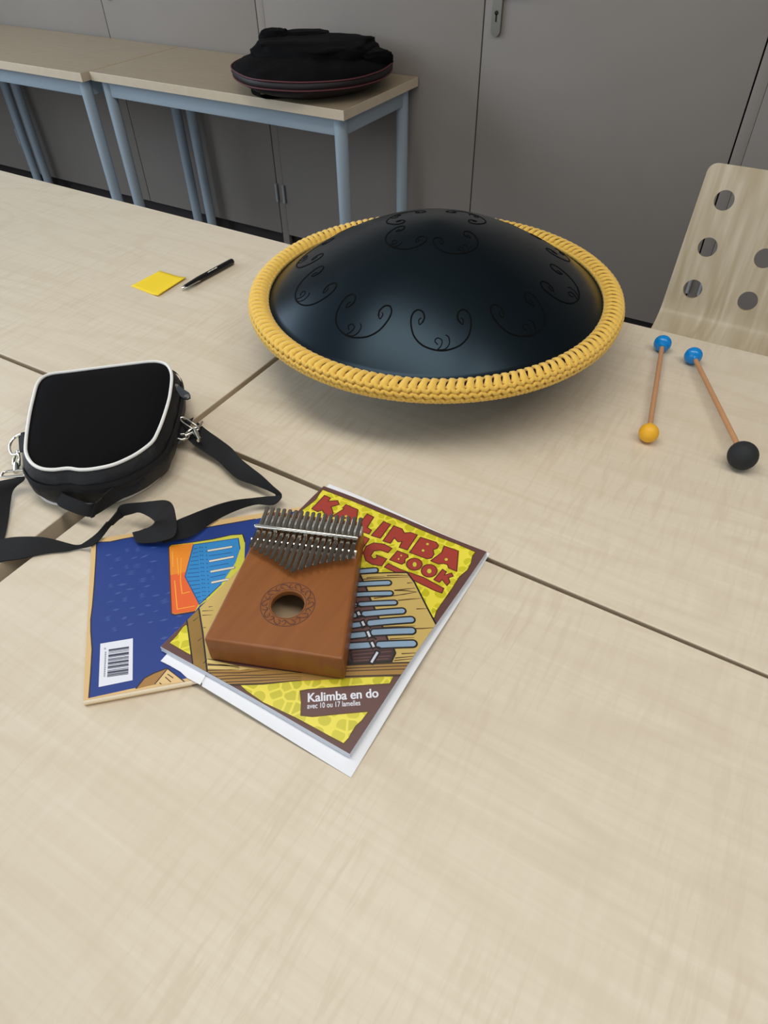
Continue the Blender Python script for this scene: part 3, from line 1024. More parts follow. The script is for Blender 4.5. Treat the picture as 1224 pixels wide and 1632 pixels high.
class Print:
    """flat printed artwork: polygons in layers, later cut on a grid and laid on the cover"""
    def __init__(self, frame):
        self.bm = bmesh.new()
        self.frame = frame                      # (px, py) -> world x, y
        self.layer = 0
        self.dz = 0.00007

    def poly_xy(self, pts, mi, step=True):
        pts = in_poly_order([(p[0], p[1]) for p in pts])
        z = self.layer * self.dz
        vs = [self.bm.verts.new((p[0], p[1], z)) for p in pts]
        for t in tessellate_polygon([[Vector((p[0], p[1], 0)) for p in pts]]):
            try:
                f = self.bm.faces.new([vs[i] for i in t])
                f.material_index = mi
            except ValueError:
                pass

    def poly(self, pts, mi):
        self.poly_xy([self.frame(*p) for p in pts], mi)

    def stroke(self, pts, wd, mi, closed=False, taper=False):
        """one mitred strip, so that no two faces lie on each other"""
        q = [Vector((*self.frame(*p), 0)) for p in pts]
        q = [p for k, p in enumerate(q) if k == 0 or (p - q[k - 1]).length > 1e-7]
        n = len(q)
        m = n if closed else n - 1
        z = self.layer * self.dz
        sides = []
        for k in range(n):
            d0 = (q[k] - q[k - 1]).normalized() if (closed or k > 0) else None
            d1 = (q[(k + 1) % n] - q[k]).normalized() if (closed or k < n - 1) else None
            d0 = d0 or d1
            d1 = d1 or d0
            n0, n1 = Vector((-d0.y, d0.x, 0)), Vector((-d1.y, d1.x, 0))
            mm = n0 + n1
            mm = mm.normalized() if mm.length > .2 else n0
            r = wd / 2 / max(mm.dot(n0), .5)
            if taper and k == n - 1:
                r *= .35
            sides.append((q[k] + mm * r, q[k] - mm * r))
        for k in range(m):
            a, b = sides[k], sides[(k + 1) % n]
            vs = [self.bm.verts.new((p.x, p.y, z)) for p in (a[0], a[1], b[1], b[0])]
            for t in ((0, 1, 2), (0, 2, 3)):
                self.bm.faces.new([vs[x] for x in t]).material_index = mi

    def outlined(self, pts, mi, mo, wd):
        self.poly(pts, mi)
        self.layer += 1
        self.stroke(pts, wd, mo, True)

    def capsule(self, p, q, wd, mi, mo, ol):
        a, b = Vector((*self.frame(*p), 0)), Vector((*self.frame(*q), 0))
        d = (b - a).normalized(); nn = Vector((-d.y, d.x, 0))
        def shape(r):
            pts = []
            for k in range(9):
                t = -PI / 2 + PI * k / 8
                pts.append(b + d * r * math.cos(t) + nn * r * math.sin(t))
            for k in range(5):
                t = PI / 2 + PI * k / 4
                pts.append(a + d * r * .6 * math.cos(t) + nn * r * math.sin(t))
            return pts
        self.poly_xy(shape(wd / 2 + ol), mo)
        self.layer += 1
        self.poly_xy(shape(wd / 2), mi)
        self.layer -= 1

    def text(self, s, p0, p1, mi, bold=0.02, height=None):
        """text whose baseline runs from p0 to p1 (photo points)"""
        a, b = Vector((*self.frame(*p0), 0)), Vector((*self.frame(*p1), 0))
        cu = bpy.data.curves.new('lettering', 'FONT')
        cu.body = s
        cu.offset = bold
        ob = bpy.data.objects.new('lettering', cu)
        C.objects.link(ob)
        bpy.context.view_layer.update()
        me = bpy.data.meshes.new_from_object(ob.evaluated_get(bpy.context.evaluated_depsgraph_get()))
        x0 = min(v.co.x for v in me.vertices); x1 = max(v.co.x for v in me.vertices)
        k = (b - a).length / (x1 - x0)
        ky = k if height is None else height / 0.69
        d = (b - a).normalized(); nn = Vector((-d.y, d.x, 0))
        z = self.layer * self.dz
        vs = []
        for v in me.vertices:
            q = a + d * (v.co.x - x0) * k + nn * v.co.y * ky
            vs.append(self.bm.verts.new((q.x, q.y, z)))
        for f in me.polygons:
            try:
                self.bm.faces.new([vs[i] for i in f.vertices]).material_index = mi
            except ValueError:
                pass
        bpy.data.objects.remove(ob)
        bpy.data.curves.remove(cu)
        bpy.data.meshes.remove(me)

    def finish(self, name, mats, parent, height_at, cell=0.009, clip=None):
        bm = self.bm
        if clip:                                # nothing is printed beyond the edge of the cover
            cl = in_poly_order([(p[0], p[1]) for p in clip])
            for i in range(len(cl)):
                a, b = cl[i], cl[(i + 1) % len(cl)]
                bmesh.ops.bisect_plane(bm, geom=bm.verts[:] + bm.edges[:] + bm.faces[:], dist=1e-7, plane_co=(a[0], a[1], 0),
                                       plane_no=(b[1] - a[1], a[0] - b[0], 0), clear_outer=True)
        if cell:
            xs = [v.co.x for v in bm.verts]; ys = [v.co.y for v in bm.verts]
            for lo, hi, ax in ((min(xs), max(xs), 0), (min(ys), max(ys), 1)):
                c = math.ceil(lo / cell) * cell
                while c < hi:
                    pc = [0, 0, 0]; pc[ax] = c
                    no = [0, 0, 0]; no[ax] = 1
                    bmesh.ops.bisect_plane(bm, geom=bm.verts[:] + bm.edges[:] + bm.faces[:], dist=1e-7, plane_co=pc, plane_no=no)
                    c += cell
        for v in bm.verts:
            v.co.z = height_at(v.co.x, v.co.y) + v.co.z
        for f in bm.faces:
            f.normal_update()
            if f.normal.z < 0:
                f.normal_flip()
        base = BASE[parent]
        bmesh.ops.translate(bm, vec=-base, verts=bm.verts)
        me = bpy.data.meshes.new(name)
        bm.to_mesh(me)
        bm.free()
        for m in mats:
            me.materials.append(m)
        o = bpy.data.objects.new(name, me)
        C.objects.link(o)
        o.parent = parent
        BASE[o] = base
        return o


def S_(ox, oy, k):
    return lambda *pts: [(ox + x * k, oy + y * k) for x, y in pts]


R1 = S_(480, 770, .13072); R2 = S_(610, 810, .14706); R3 = S_(540, 890, .14706); R4 = S_(470, 1060, .13889)
R5 = S_(250, 960, .18791); R6 = S_(120, 840, .18391); R7 = S_(250, 820, .13889); ZA = S_(110, 760, .28595); Z5 = S_(440, 760, .29412)

bb = thing('book', 'blue book lying face down with barcode up, half under the songbook', 'book', (q0.x + .1, q0.y + .1, TT))
ink = {}
for nm, c in dict(tan=(222, 186, 128), navy=(12, 52, 132), leaf=(56, 82, 152), outline=(40, 26, 30), bc_white=(232, 234, 244), bc_bar=(60, 62, 84), brown=(168, 122, 60), peach=(228, 194, 134), orange=(236, 138, 26),
                  orange2=(232, 98, 32), lime=(208, 204, 66), sky=(38, 134, 200), sky_dark=(18, 78, 140), cream=(226, 214, 188), or_line=(246, 166, 50),
                  cover=(98, 64, 60), red=(166, 58, 46), red_dark=(92, 38, 24), plank=(206, 178, 102), plank_light=(222, 196, 122), plank_dark=(166, 126, 60), side=(148, 114, 46), black=(24, 20, 18),
                  bar=(100, 68, 68), bar_dark=(62, 38, 36), tine=(140, 168, 194), metal=(214, 220, 232), yel_line=(96, 66, 26), grain=(92, 66, 28), wdark=(62, 44, 22)).items():
    ink[nm] = mat('printed_' + nm, c, 0.5)
ink['yellow'] = voronoi_mat('printed_yellow_pebbles', (238, 224, 70), (198, 190, 28), (212, 202, 44), 80, 0.07)
ik = list(ink.keys())
im = [ink[k] for k in ik]
I = {k: i for i, k in enumerate(ik)}

flat = lambda h: (lambda px, py: tuple(at(px, py, h)[:2]))
P = Print(flat(BT_))
c00 = Vector((q0.x, q0.y, 0))
corner = lambda u, v: tuple((c00 + e1 * u + e2 * v)[:2])
P.poly_xy([corner(0, 0), corner(BL, 0), corner(BL, BW), corner(0, BW)], I['tan'])
P.layer = 1
blue_edge = R6((118, 1482), (135, 1260), (146, 1060), (135, 900), (135, 800), (150, 680), (165, 500), (180, 260), (185, 132), (300, 128), (420, 102), (500, 88)) + ZA((420, 330), (600, 305), (780, 280), (1040, 235))
far_r = [(470, 815), (560, 900), (400, 1060)]
blue_poly = blue_edge + far_r + R6((870, 1330), (480, 1402))
P.poly(blue_poly, I['navy'])
P.layer = 2
P.stroke(blue_edge, .0013, I['outline'])
# pale leaf marks in slanted rows
rnd = random.Random(3)
for r in range(17):
    for c in range(12):
        u = .020 + c * .0165 + (r % 2) * .008 + rnd.uniform(-.003, .003)
        v = .020 + r * .0118 + rnd.uniform(-.002, .002)
        if u > .20 or v > BW - .020 or u < .012 or (u < .075 and v < .075 and c < 5 and r < 6) or (u + (BW - v)) < .01:
            continue
        if u > .075 and v > .115:
            continue
        an = rnd.choice((.15, .3, .0)) + rnd.uniform(-.1, .1)
        ln, wd = rnd.uniform(.006, .012), rnd.uniform(.0010, .0019)
        p = c00 + e1 * u + e2 * v
        d = e1 * math.cos(an) + e2 * math.sin(an); nn = Vector((-d.y, d.x, 0))
        if rnd.random() < .35:                            # forked leaf
            for s in (-1, 0, 1):
                o = p + nn * s * .0021
                P.poly_xy([o - d * ln * .5, o + nn * wd * .5, o + d * ln * .5 + nn * s * .0006, o - nn * wd * .5], I['leaf'])
        else:
            P.poly_xy([p - d * ln * .5, p + nn * wd, p + d * ln * .5, p - nn * wd], I['leaf'])
P.layer = 3
P.poly(R6((525, 1402), (600, 1310), (680, 1268), (800, 1222), (690, 1362)), I['brown'])
P.poly(R6((690, 1362), (800, 1228), (880, 1290), (960, 1352)), I['peach'])
P.layer = 4
P.stroke(R6((525, 1402), (600, 1310), (680, 1268), (800, 1222)), .0012, I['outline'])
P.stroke(R6((690, 1362), (800, 1228), (960, 1352)), .0010, I['outline'])
for a, b in (((780, 1300), (830, 1345)), ((800, 1275), (850, 1310)), ((730, 1350), (745, 1362))):
    P.stroke(R6(a, b), .0010, I['grain'])
# barcode sticker
P.poly(R6((218, 1012), (500, 965), (497, 1328), (203, 1388)), I['bc_white'])
P.layer = 5
y = 1062
for wv, gp in ((16, 7), (5, 10), (5, 12), (20, 6), (4, 12), (7, 6), (7, 7), (4, 9), (18, 8), (5, 9), (16, 6), (5, 14), (6, 8), (16, 5), (4, 6), (8, 5), (5, 5), (5, 4)):
    k = (y - 1062) / 250
    P.poly(R6((290 - 14 * k, y), (466 - 6 * k, y - 26), (466 - 6 * k, y - 26 + wv), (290 - 14 * k, y + wv)), I['bc_bar'])
    y += wv + gp - 3
for k in range(13):                                        # the tiny row of digits, too small to read
    yy = 1052 + (k + (0 if k == 0 else .8)) * 18.5
    xx = 262 - 12 * k / 13 + (-6 if k == 0 else 0)
    P.stroke(R6((xx - 6, yy), (xx + 7, yy - 2), (xx + 5, yy + 8), (xx - 5, yy + 8)), .00045, I['bc_bar'])
# orange card with the blue kalimba
P.poly(R7((138, 378), (165, 350), (400, 322), (640, 285), (850, 238), (985, 228), (1012, 320), (1000, 700), (700, 900), (490, 1050), (440, 1115), (210, 1150), (168, 1138), (150, 720)), I['lime'])
P.layer = 6
P.stroke(R7((138, 378), (165, 350), (400, 322), (640, 285), (850, 238), (985, 228), (1012, 320)), .0012, I['outline'])
P.stroke(R7((138, 378), (150, 720), (168, 1138), (210, 1152), (440, 1115)), .0013, I['red_dark'])
P.poly(R7((148, 382), (170, 358), (420, 330), (420, 350), (370, 520), (340, 660), (155, 700)), I['orange'])
P.poly(R7((155, 700), (340, 660), (325, 715), (480, 1030), (440, 1108), (212, 1142), (174, 1130)), I['orange2'])
P.layer = 7
for l in (((180, 430), (185, 600)), ((235, 500), (250, 700)), ((205, 760), (235, 1090), (440, 1052)), ((280, 500), (272, 760), (290, 910), (380, 890))):
    P.stroke(R7(*l), .0011, I['or_line'])
P.poly(R7((420, 350), (935, 275), (955, 400), (900, 560), (740, 800), (490, 1035), (325, 715)), I['sky'])
P.layer = 8
P.stroke(R7((325, 715), (420, 350), (935, 275), (955, 400)), .0011, I['sky_dark'])
P.stroke(R7((325, 715), (490, 1035), (740, 800)), .0011, I['sky_dark'])
for k in range(14):
    yy = 392 + k * 46
    x0 = 420 - 90 * (yy - 350) / 365 if yy < 715 else 325 + 165 * (yy - 715) / 320
    P.stroke(R7((x0 + 14, yy + 10), (470 + 3 * k, yy - 2)), .0009, I['sky_dark'])
    for xo in (495, 520, 565):
        P.stroke(R7((xo + 3 * k - 5, yy - 14), (xo + 3 * k + 6, yy - 8)), .0013, I['sky_dark'])
for k in range(6):
    yy = 440 + k * 62
    P.stroke(R7((600 + 4 * k, yy + 38), (860 - 18 * k, yy)), .0009, I['sky_dark'])
for a, b in (((590, 420), (855, 375)), ((608, 540), (872, 490)), ((622, 660), (880, 612)), ((632, 785), (812, 748))):
    P.capsule(R7(a)[0], R7(b)[0], .0026, I['cream'], I['sky_dark'], .0006)
P.finish('back_cover', im, bb, lambda x, y: TT + BT_, cell=None, clip=[corner(0, 0), corner(BL, 0), corner(BL, BW), corner(0, BW)])
bm = bmesh.new()
prism(bm, [corner(.0008, .001), corner(BL, .001), corner(BL, BW), corner(.0008, BW)], TT + .0005, TT + BT_ - .0003)
obj('page_block', bm, M['page_edge'], bb)
# rounded spine along the lower long edge, with its printed band
bm = bmesh.new()
secs = []
for k in range(7):
    t = PI * k / 6
    secs.append((-.0022 * math.sin(t) * 1.0, BT_ / 2 + (BT_ / 2 - .0002) * math.cos(t)))
for u0, u1, mi in ((0, .098, 0), (.098, .124, 1), (.124, BL, 0)):
    ra = [bm.verts.new((*corner(u0, v), TT + z)) for v, z in secs]
    rb = [bm.verts.new((*corner(u1, v), TT + z)) for v, z in secs]
    for k in range(6):
        f = bm.faces.new((ra[k], rb[k], rb[k + 1], ra[k + 1]))
        f.material_index = mi if k > 2 else 2  # upper half in bright cream: the highlight on the rounded edge, painted in
obj('spine', bm, [ink['peach'], ink['cover'], mat('cream_spine_highlight', (250, 234, 204), .35)], bb)
bm = bmesh.new()
for k in range(16):
    u = .128 + k * .0052
    for vz in ((.0022, .0034),):
        a = [(*corner(u, -.0024), TT + .0012), (*corner(u + .0024, -.0025), TT + .0012), (*corner(u + .003, -.0025), TT + .0026), (*corner(u + .0006, -.0024), TT + .0026)]
        bm.faces.new([bm.verts.new(p) for p in a])
obj('spine_print', bm, ink['cover'], bb)

# ------------------------------------------------------------------ loose sheets under the songbook
def sheet(name, label, px, lift, cell=0.01):
    P_ = Print(lambda a, b: tuple(at(a, b, .004)[:2]))
    pts = [Vector(P_.frame(*p)) for p in px]
    t = thing(name, label, 'paper', (pts[0].x, pts[0].y, TT))
    P_.poly_xy(pts, 0)
    o = P_.finish('sheet', [M['page']], t, lambda x, y: TT + drape(x, y) + lift)
    md = o.modifiers.new('thickness', 'SOLIDIFY'); md.thickness = 0.00025
    return t


sheet('loose_paper', 'white sheet sticking out below the songbook, along its lower edge', [(323, 1097), (559, 1236.5), (781, 879), (525, 774.5), (420, 880), (330, 1040)], .0003)
sheet('loose_paper', 'short torn white paper slip under the left corner of the songbook', R5((105, 450), (42, 521), (120, 560), (210, 612), (265, 664), (376, 722), (416, 655), (430, 560), (330, 480)), .0012)

# ------------------------------------------------------------------ the songbook
PT = 0.0065
CT = PT + .0016                                           # cover height above what carries the book


def on_cover(px, py):
    h = CT + BT_ * .6
    for _ in range(6):
        q = at(px, py, h)
        h = drape(q.x, q.y) + CT
    return (q.x, q.y)


sb_px = [(256, 1030.5), (557.3, 1201.5), (775.6, 879.3), (515.9, 774.6)]
sc_ = [Vector(on_cover(*p)) for p in sb_px]
sb = thing('songbook', 'yellow and brown kalimba songbook under the wooden kalimba', 'book', (sc_[0].x, sc_[0].y, TT))
P = Print(on_cover)
P.dz = 0.00006
P.poly_xy(sc_, I['cover'])
P.layer = 1
kal_hidden = [(330, 990), (470, 830)]
top_yellow = R1((262, 78)) + R2((0, 58), (180, 127), (350, 205), (600, 310), (800, 385), (1008, 475), (975, 515), (960, 590), (920, 670), (832, 745), (790, 810), (700, 965)) + R3((1224, 335), (1060, 572), (1040, 645), (900, 640), (100, 640)) + [(470, 900)] + R1((-60, 420), (20, 322), (100, 262), (180, 198), (222, 128))
P.outlined(top_yellow, I['yellow'], I['yel_line'], .0013)
P.layer = 1
P.outlined(R5((103, 346), (168, 278), (215, 212), (250, 184), (330, 300), (286, 452), (200, 402)), I['yellow'], I['yel_line'], .0013)
P.layer = 1
P.outlined(R5((690, 690), (760, 756), (900, 852)) + R4((0, 605), (200, 712), (400, 822), (560, 905), (625, 835), (640, 800), (702, 700), (770, 640), (850, 530), (780, 535), (500, 560), (200, 590), (70, 575), (76, 430), (62, 298), (150, 283), (600, 248), (1092, 216), (1138, 125), (900, 128), (400, 150), (0, 180)), I['yellow'], I['yel_line'], .0013)
P.layer = 3
red = [
    R1((285, 150), (358, 182), (330, 222), (445, 213), (465, 262), (365, 290), (392, 370), (330, 440), (255, 330), (200, 350), (130, 312)),
    R1((545, 262), (692, 325), (668, 490), (600, 470), (590, 440), (520, 430), (480, 455), (385, 400), (520, 315), (508, 300)),
    R1((805, 375), (885, 415), (805, 540), (858, 575), (825, 622), (715, 582), (680, 530)),
    R1((1005, 468), (1090, 505), (965, 674), (855, 640)),
    R2((120, 190), (210, 225), (232, 270), (300, 262), (375, 290), (265, 453), (178, 425), (210, 362), (165, 365), (125, 322), (82, 382), (2, 355)),
    R2((410, 315), (580, 370), (605, 405), (590, 435), (545, 450), (555, 500), (530, 540), (480, 550), (290, 480)),
    R2((665, 410), (820, 465), (802, 685), (715, 650), (700, 612), (660, 600), (600, 605), (520, 570), (640, 480), (645, 460)),
    R1((640, 800), (738, 640), (832, 680), (740, 815), (690, 860)),
    Z5((472, 412), (488, 376), (530, 358), (585, 365), (628, 388), (606, 412), (565, 397), (530, 402), (513, 428), (526, 446), (546, 440), (544, 424), (600, 445), (572, 483), (520, 475), (486, 454)),
    R2((160, 462), (270, 505), (276, 530), (242, 550), (240, 590), (205, 608), (75, 560)),
    R2((648, 663), (690, 690), (668, 726), (745, 703), (764, 737), (712, 754), (728, 802), (695, 839), (645, 776), (612, 804), (553, 775)),
    R2((60, 600), (200, 668), (440, 750), (662, 870), (640, 920), (560, 892), (340, 785), (130, 692), (18, 640)),
]
O_ = lambda cx, cy, rx, ry, k=20: R2(*[(cx + rx * math.cos(2 * PI * i / k), cy + ry * math.sin(2 * PI * i / k)) for i in range(k)])
red += [O_(342, 608, 85, 65), O_(503, 679, 86, 69)]
for r in red:
    P.outlined(r, I['red'], I['red_dark'], .0012)
    P.layer = 3
P.layer = 5
for hole in (R1((522, 407), (548, 390), (563, 405), (546, 418)), O_(485, 390, 15, 12, 8), O_(437, 460, 15, 14, 8), O_(688, 557, 18, 15, 8), O_(200, 515, 10, 8, 8), O_(172, 552, 10, 9, 8),
             O_(346, 611, 22, 26, 12), O_(504, 683, 24, 25, 12)):
    P.poly(hole, I['lime'])
# printed wooden kalimba
P.layer = 6
P.poly([(306, 970), (345, 925), (420, 870), (480, 880)] + R3((235, 175), (500, 160), (740, 155), (800, 232), (960, 540), (1070, 745), (880, 1012), (800, 1130), (50, 1160)) + [(470, 1062), (329, 1050)], I['plank'])
P.layer = 6.5
P.poly(R5((255, 150), (355, 35), (390, 260), (428, 600), (305, 525)), I['side'])
P.poly(R5((420, 480), (700, 540), (1224, 600)) + R3((50, 1160), (800, 1130), (728, 1272), (300, 1290)) + R5((1224, 668), (900, 690), (590, 700), (430, 602)), I['plank_dark'])
P.layer = 7
P.poly(R5((425, 485), (480, 495), (700, 545), (870, 575), (700, 560), (520, 530), (425, 515)), I['plank_light'])
P.poly(R5((432, 540), (560, 540), (800, 562), (700, 578), (432, 565)), I['plank_light'])
P.stroke(R5((255, 150), (305, 525)), .0014, I['black'])
P.stroke(R5((355, 40), (390, 260), (428, 600)), .0016, I['black'])
for l in (((432, 600), (600, 700), (900, 692), (1224, 662)), ((440, 600), (700, 600), (950, 575)), ((432, 580), (700, 570)), ((480, 632), (620, 622), (900, 620), (1224, 600)), ((500, 655), (800, 640), (1224, 632)), ((560, 680), (850, 668), (1224, 645)),
          ((432, 530), (560, 535), (700, 545)), ((385, 75), (480, 70)), ((385, 112), (470, 108)), ((395, 215), (420, 215)), ((310, 160), (355, 125)), ((350, 330), (385, 300)), ((395, 520), (425, 490)), ((440, 40), (475, 36))):
    P.stroke(R5(*l), .0010 if l[0][0] > 432 or len(l) < 3 else .0016, I['wdark'], taper=True)
for l in (((50, 1160), (800, 1130)), ((40, 1195), (800, 1165)), ((45, 1225), (780, 1200)), ((20, 1285), (740, 1265))):
    P.stroke(R3(*l), .0017 if l[0][1] in (1160, 1285) else .0010, I['wdark'])
P.stroke(R3((235, 172), (500, 158), (740, 155), (820, 262), (960, 540), (1072, 752)), .0018, I['black'])
for l in (((250, 230), (500, 212), (760, 205)), ((520, 190), (640, 185), (760, 190)), ((740, 270), (800, 265)), ((600, 347), (700, 338), (830, 324)), ((600, 350), (730, 352), (840, 366), (700, 392), (600, 405)), ((380, 435), (560, 412), (720, 390)), ((640, 458), (760, 445), (890, 435)),
          ((840, 550), (960, 545)), ((480, 748), (830, 733)), ((720, 766), (900, 762), (1060, 752)), ((550, 876), (820, 860)), ((680, 1035), (890, 1025)), ((610, 1082), (870, 1058)), ((600, 1110), (840, 1085)), ((905, 928), (960, 920)), ((300, 212), (500, 195))):
    P.stroke(R3(*l), .0014, I['grain'], taper=True)
P.layer = 9
P.outlined(R3((60, 190), (235, 190), (300, 330), (340, 440), (420, 620), (540, 905), (590, 968), (612, 1030), (572, 1118), (62, 1150), (60, 900)), I['bar'], I['black'], .0020)
P.layer = 10
P.poly(R3((70, 1020), (590, 985), (608, 1030), (570, 1112), (66, 1145)), I['bar_dark'])
P.poly(R3((76, 985), (140, 990), (150, 1140), (100, 1145)), I['black'])
P.layer = 11
for k, l in enumerate((((150, 1050), (570, 1010)), ((160, 1085), (560, 1060)), ((160, 1115), (540, 1090)))):
    P.stroke(R3(*l), .0013, I['bar'])
P.stroke(R3((590, 968), (612, 1030), (572, 1118)), .0018, I['black'])
for a, b, wd in (((60, 160), (392, 132), 40), ((100, 292), (535, 268), 38), ((165, 397), (555, 382), 36), ((228, 502), (602, 483), 34), ((270, 606), (685, 573), 44), ((330, 706), (782, 668), 46), ((372, 806), (788, 788), 50), ((430, 942), (800, 927), 50),
                 ((60, 635), (180, 620), 38), ((60, 742), (222, 720), 42), ((60, 850), (272, 828), 46), ((40, 962), (322, 943), 48)):
    P.capsule(R3(a)[0], R3(b)[0], wd * .00013, I['tine'], I['black'], .0019)
P.layer = 13
def slab(a, b, wd):
    a, b = R3(a)[0], R3(b)[0]
    dx, dy = b[0] - a[0], b[1] - a[1]
    l = math.hypot(dx, dy); nx, ny = -dy / l * wd / 2 * .147, dx / l * wd / 2 * .147
    return [(a[0] + nx, a[1] + ny), (b[0] + nx, b[1] + ny), (b[0] - nx, b[1] - ny), (a[0] - nx, a[1] - ny)]
for a, b in (((165, 480), (192, 532)), ((205, 575), (232, 640)), ((250, 680), (282, 748)), ((308, 788), (340, 862)), ((352, 905), (385, 975)), ((425, 1012), (348, 1140))):
    P.outlined(slab(a, b, 44), I['metal'], I['black'], .0017)
    P.layer = 13
for c in ((190, 540), (230, 650), (290, 762), (350, 885), (405, 990)):
    P.stroke(R3(*[(c[0] + 48 * math.cos(t) + 8, c[1] + 26 * math.sin(t)) for t in (PI, 1.2 * PI, 1.4 * PI, 1.6 * PI, 1.8 * PI, 2 * PI)]), .0016, I['black'])
# wording in the brown panel
P.layer = 3
wi = im.index(ink['metal'])
for dx in (-2, 2):
    P.text('Kalimba en do', R4((150 + dx, 425))[0], R4((960 + dx, 368))[0], I['bc_white'], .014, .0086)
    P.layer += 1
P.text('avec 10 ou 17 lamelles', R4((142, 502))[0], R4((752, 462))[0], I['bc_white'], .012, .0050)
P.finish('front_cover', im, sb, lambda x, y: TT + drape(x, y) + CT, clip=sc_)
# page block and back cover, following the same bend
def slab_book(name, pts, h0, h1, mats):
    bm = bmesh.new()
    n = 26
    def gp(i, j, h):
        s, t = i / n, j / n
        p = (pts[0] * (1 - s) + pts[1] * s) * (1 - t) + (pts[3] * (1 - s) + pts[2] * s) * t
        return (p.x, p.y, TT + drape(p.x, p.y) + h)
    lo = [[bm.verts.new(gp(i, j, h0)) for j in range(n + 1)] for i in range(n + 1)]
    hi = [[bm.verts.new(gp(i, j, h1)) for j in range(n + 1)] for i in range(n + 1)]
    for i in range(n):
        for j in range(n):
            bm.faces.new((hi[i][j], hi[i + 1][j], hi[i + 1][j + 1], hi[i][j + 1]))
            bm.faces.new((lo[i][j], lo[i][j + 1], lo[i + 1][j + 1], lo[i + 1][j]))
    for i in range(n):
        for a, b in ((0, None), (n, None)):
            bm.faces.new((lo[i][a], lo[i + 1][a], hi[i + 1][a], hi[i][a]))
            bm.faces.new((lo[a][i], lo[a][i + 1], hi[a][i + 1], hi[a][i]))
    return obj(name, bm, mats, sb, angle=40)
cen = (sc_[0] + sc_[1] + sc_[2] + sc_[3]) / 4
slab_book('page_block', [p + (cen - p).normalized() * -.0004 for p in sc_], .0019, CT - .0003, M['page_edge'])
slab_book('back_cover', [p + (cen - p).normalized() * -.0008 for p in sc_], .0015, .0019, M['page'])

# ------------------------------------------------------------------ kalimba
KZ0 = 0.0165                                              # underside above the table
KZ1 = 0.0495
k0 = at(323.5, 1018.8, KZ1); k1 = at(547, 1051.5, KZ1)
ku = Vector((k1.x - k0.x, k1.y - k0.y, 0)).normalized()
kv = Vector((-ku.y, ku.x, 0))
KW = (k1 - k0).length
ka = thing('kalimba', 'mahogany kalimba with steel tines lying on the songbook', 'kalimba', (k0.x, k0.y, TT + KZ0))
KP = lambda u, v, h=KZ1: Vector((k0.x + ku.x * u + kv.x * v, k0.y + ku.y * u + kv.y * v, TT + h))
TOPV = 0.174
body = [(0, 0), (KW, 0), (KW - .0165, TOPV), (.0095, TOPV)]


def rounded(poly, r, k=5, grow=0.0):
    out = []
    n = len(poly)
    for i in range(n):
        p = Vector(poly[i]); a = (Vector(poly[i - 1]) - p).normalized(); b = (Vector(poly[(i + 1) % n]) - p).normalized()
        s, e = p + a * r, p + b * r
        for j in range(k + 1):
            t = j / k
            out.append((s * (1 - t) ** 2 + p * 2 * t * (1 - t) + e * t * t))
    return out


def ray_out(poly, c, ang):
    d = Vector((math.cos(ang), math.sin(ang)))
    best = None
    n = len(poly)
    for i in range(n):
        a, b = Vector(poly[i]), Vector(poly[(i + 1) % n])
        e = b - a
        den = d.x * e.y - d.y * e.x
        if abs(den) < 1e-12:
            continue
        t = ((a.x - c.x) * e.y - (a.y - c.y) * e.x) / den
        s = ((a.x - c.x) * d.y - (a.y - c.y) * d.x) / den
        if t > 0 and -1e-6 <= s <= 1 + 1e-6 and (best is None or t < best):
            best = t
    return c + d * best


HC = Vector((0.0662, 0.0525)); HRAD = 0.0160
rp = rounded(body, .004)
angs = sorted(set([round(2 * PI * k / 96, 5) for k in range(96)] + [round(math.atan2(p.y - HC.y, p.x - HC.x) % (2 * PI), 5) for p in rp]))
bm = bmesh.new()


def loop(fn):
    return [bm.verts.new(fn(a)) for a in angs]


def shrink(p, d):
    q = Vector(p) - HC
    return HC + q * (1 - d / q.length)


L = [loop(lambda a: KP(*(HC + Vector((math.cos(a), math.sin(a))) * .040), KZ0 + .005)),
     loop(lambda a: KP(*(HC + Vector((math.cos(a), math.sin(a))) * .040), KZ1 - .006)),
     loop(lambda a: KP(*(HC + Vector((math.cos(a), math.sin(a))) * HRAD), KZ1 - .006)),
     loop(lambda a: KP(*(HC + Vector((math.cos(a), math.sin(a))) * HRAD), KZ1 - .0008)),
     loop(lambda a: KP(*(HC + Vector((math.cos(a), math.sin(a))) * (HRAD + .0007)), KZ1)),
     loop(lambda a: KP(*(HC + Vector((math.cos(a), math.sin(a))) * (HRAD + .0014)), KZ1)),
     loop(lambda a: KP(*shrink(ray_out(rp, HC, a), .0036), KZ1)),
     loop(lambda a: KP(*shrink(ray_out(rp, HC, a), .0026), KZ1)),
     loop(lambda a: KP(*shrink(ray_out(rp, HC, a), .0008), KZ1 - .0008)),
     loop(lambda a: KP(*ray_out(rp, HC, a), KZ1 - .0027)),
     loop(lambda a: KP(*ray_out(rp, HC, a), KZ0 + .0015)),
     loop(lambda a: KP(*shrink(ray_out(rp, HC, a), .0015), KZ0))]
nA = len(angs)
for li, (a, b) in enumerate(zip(L[:-1], L[1:])):
    for k in range(nA):
        f = bm.faces.new((a[k], a[(k + 1) % nA], b[(k + 1) % nA], b[k]))
        f.material_index = 1 if li < 2 else 0
f = bm.faces.new(L[0]); f.material_index = 1
bm.faces.new(L[-1][::-1])
kb = obj('body', bm, [M['mahogany'], M['cavity']], ka, angle=35)
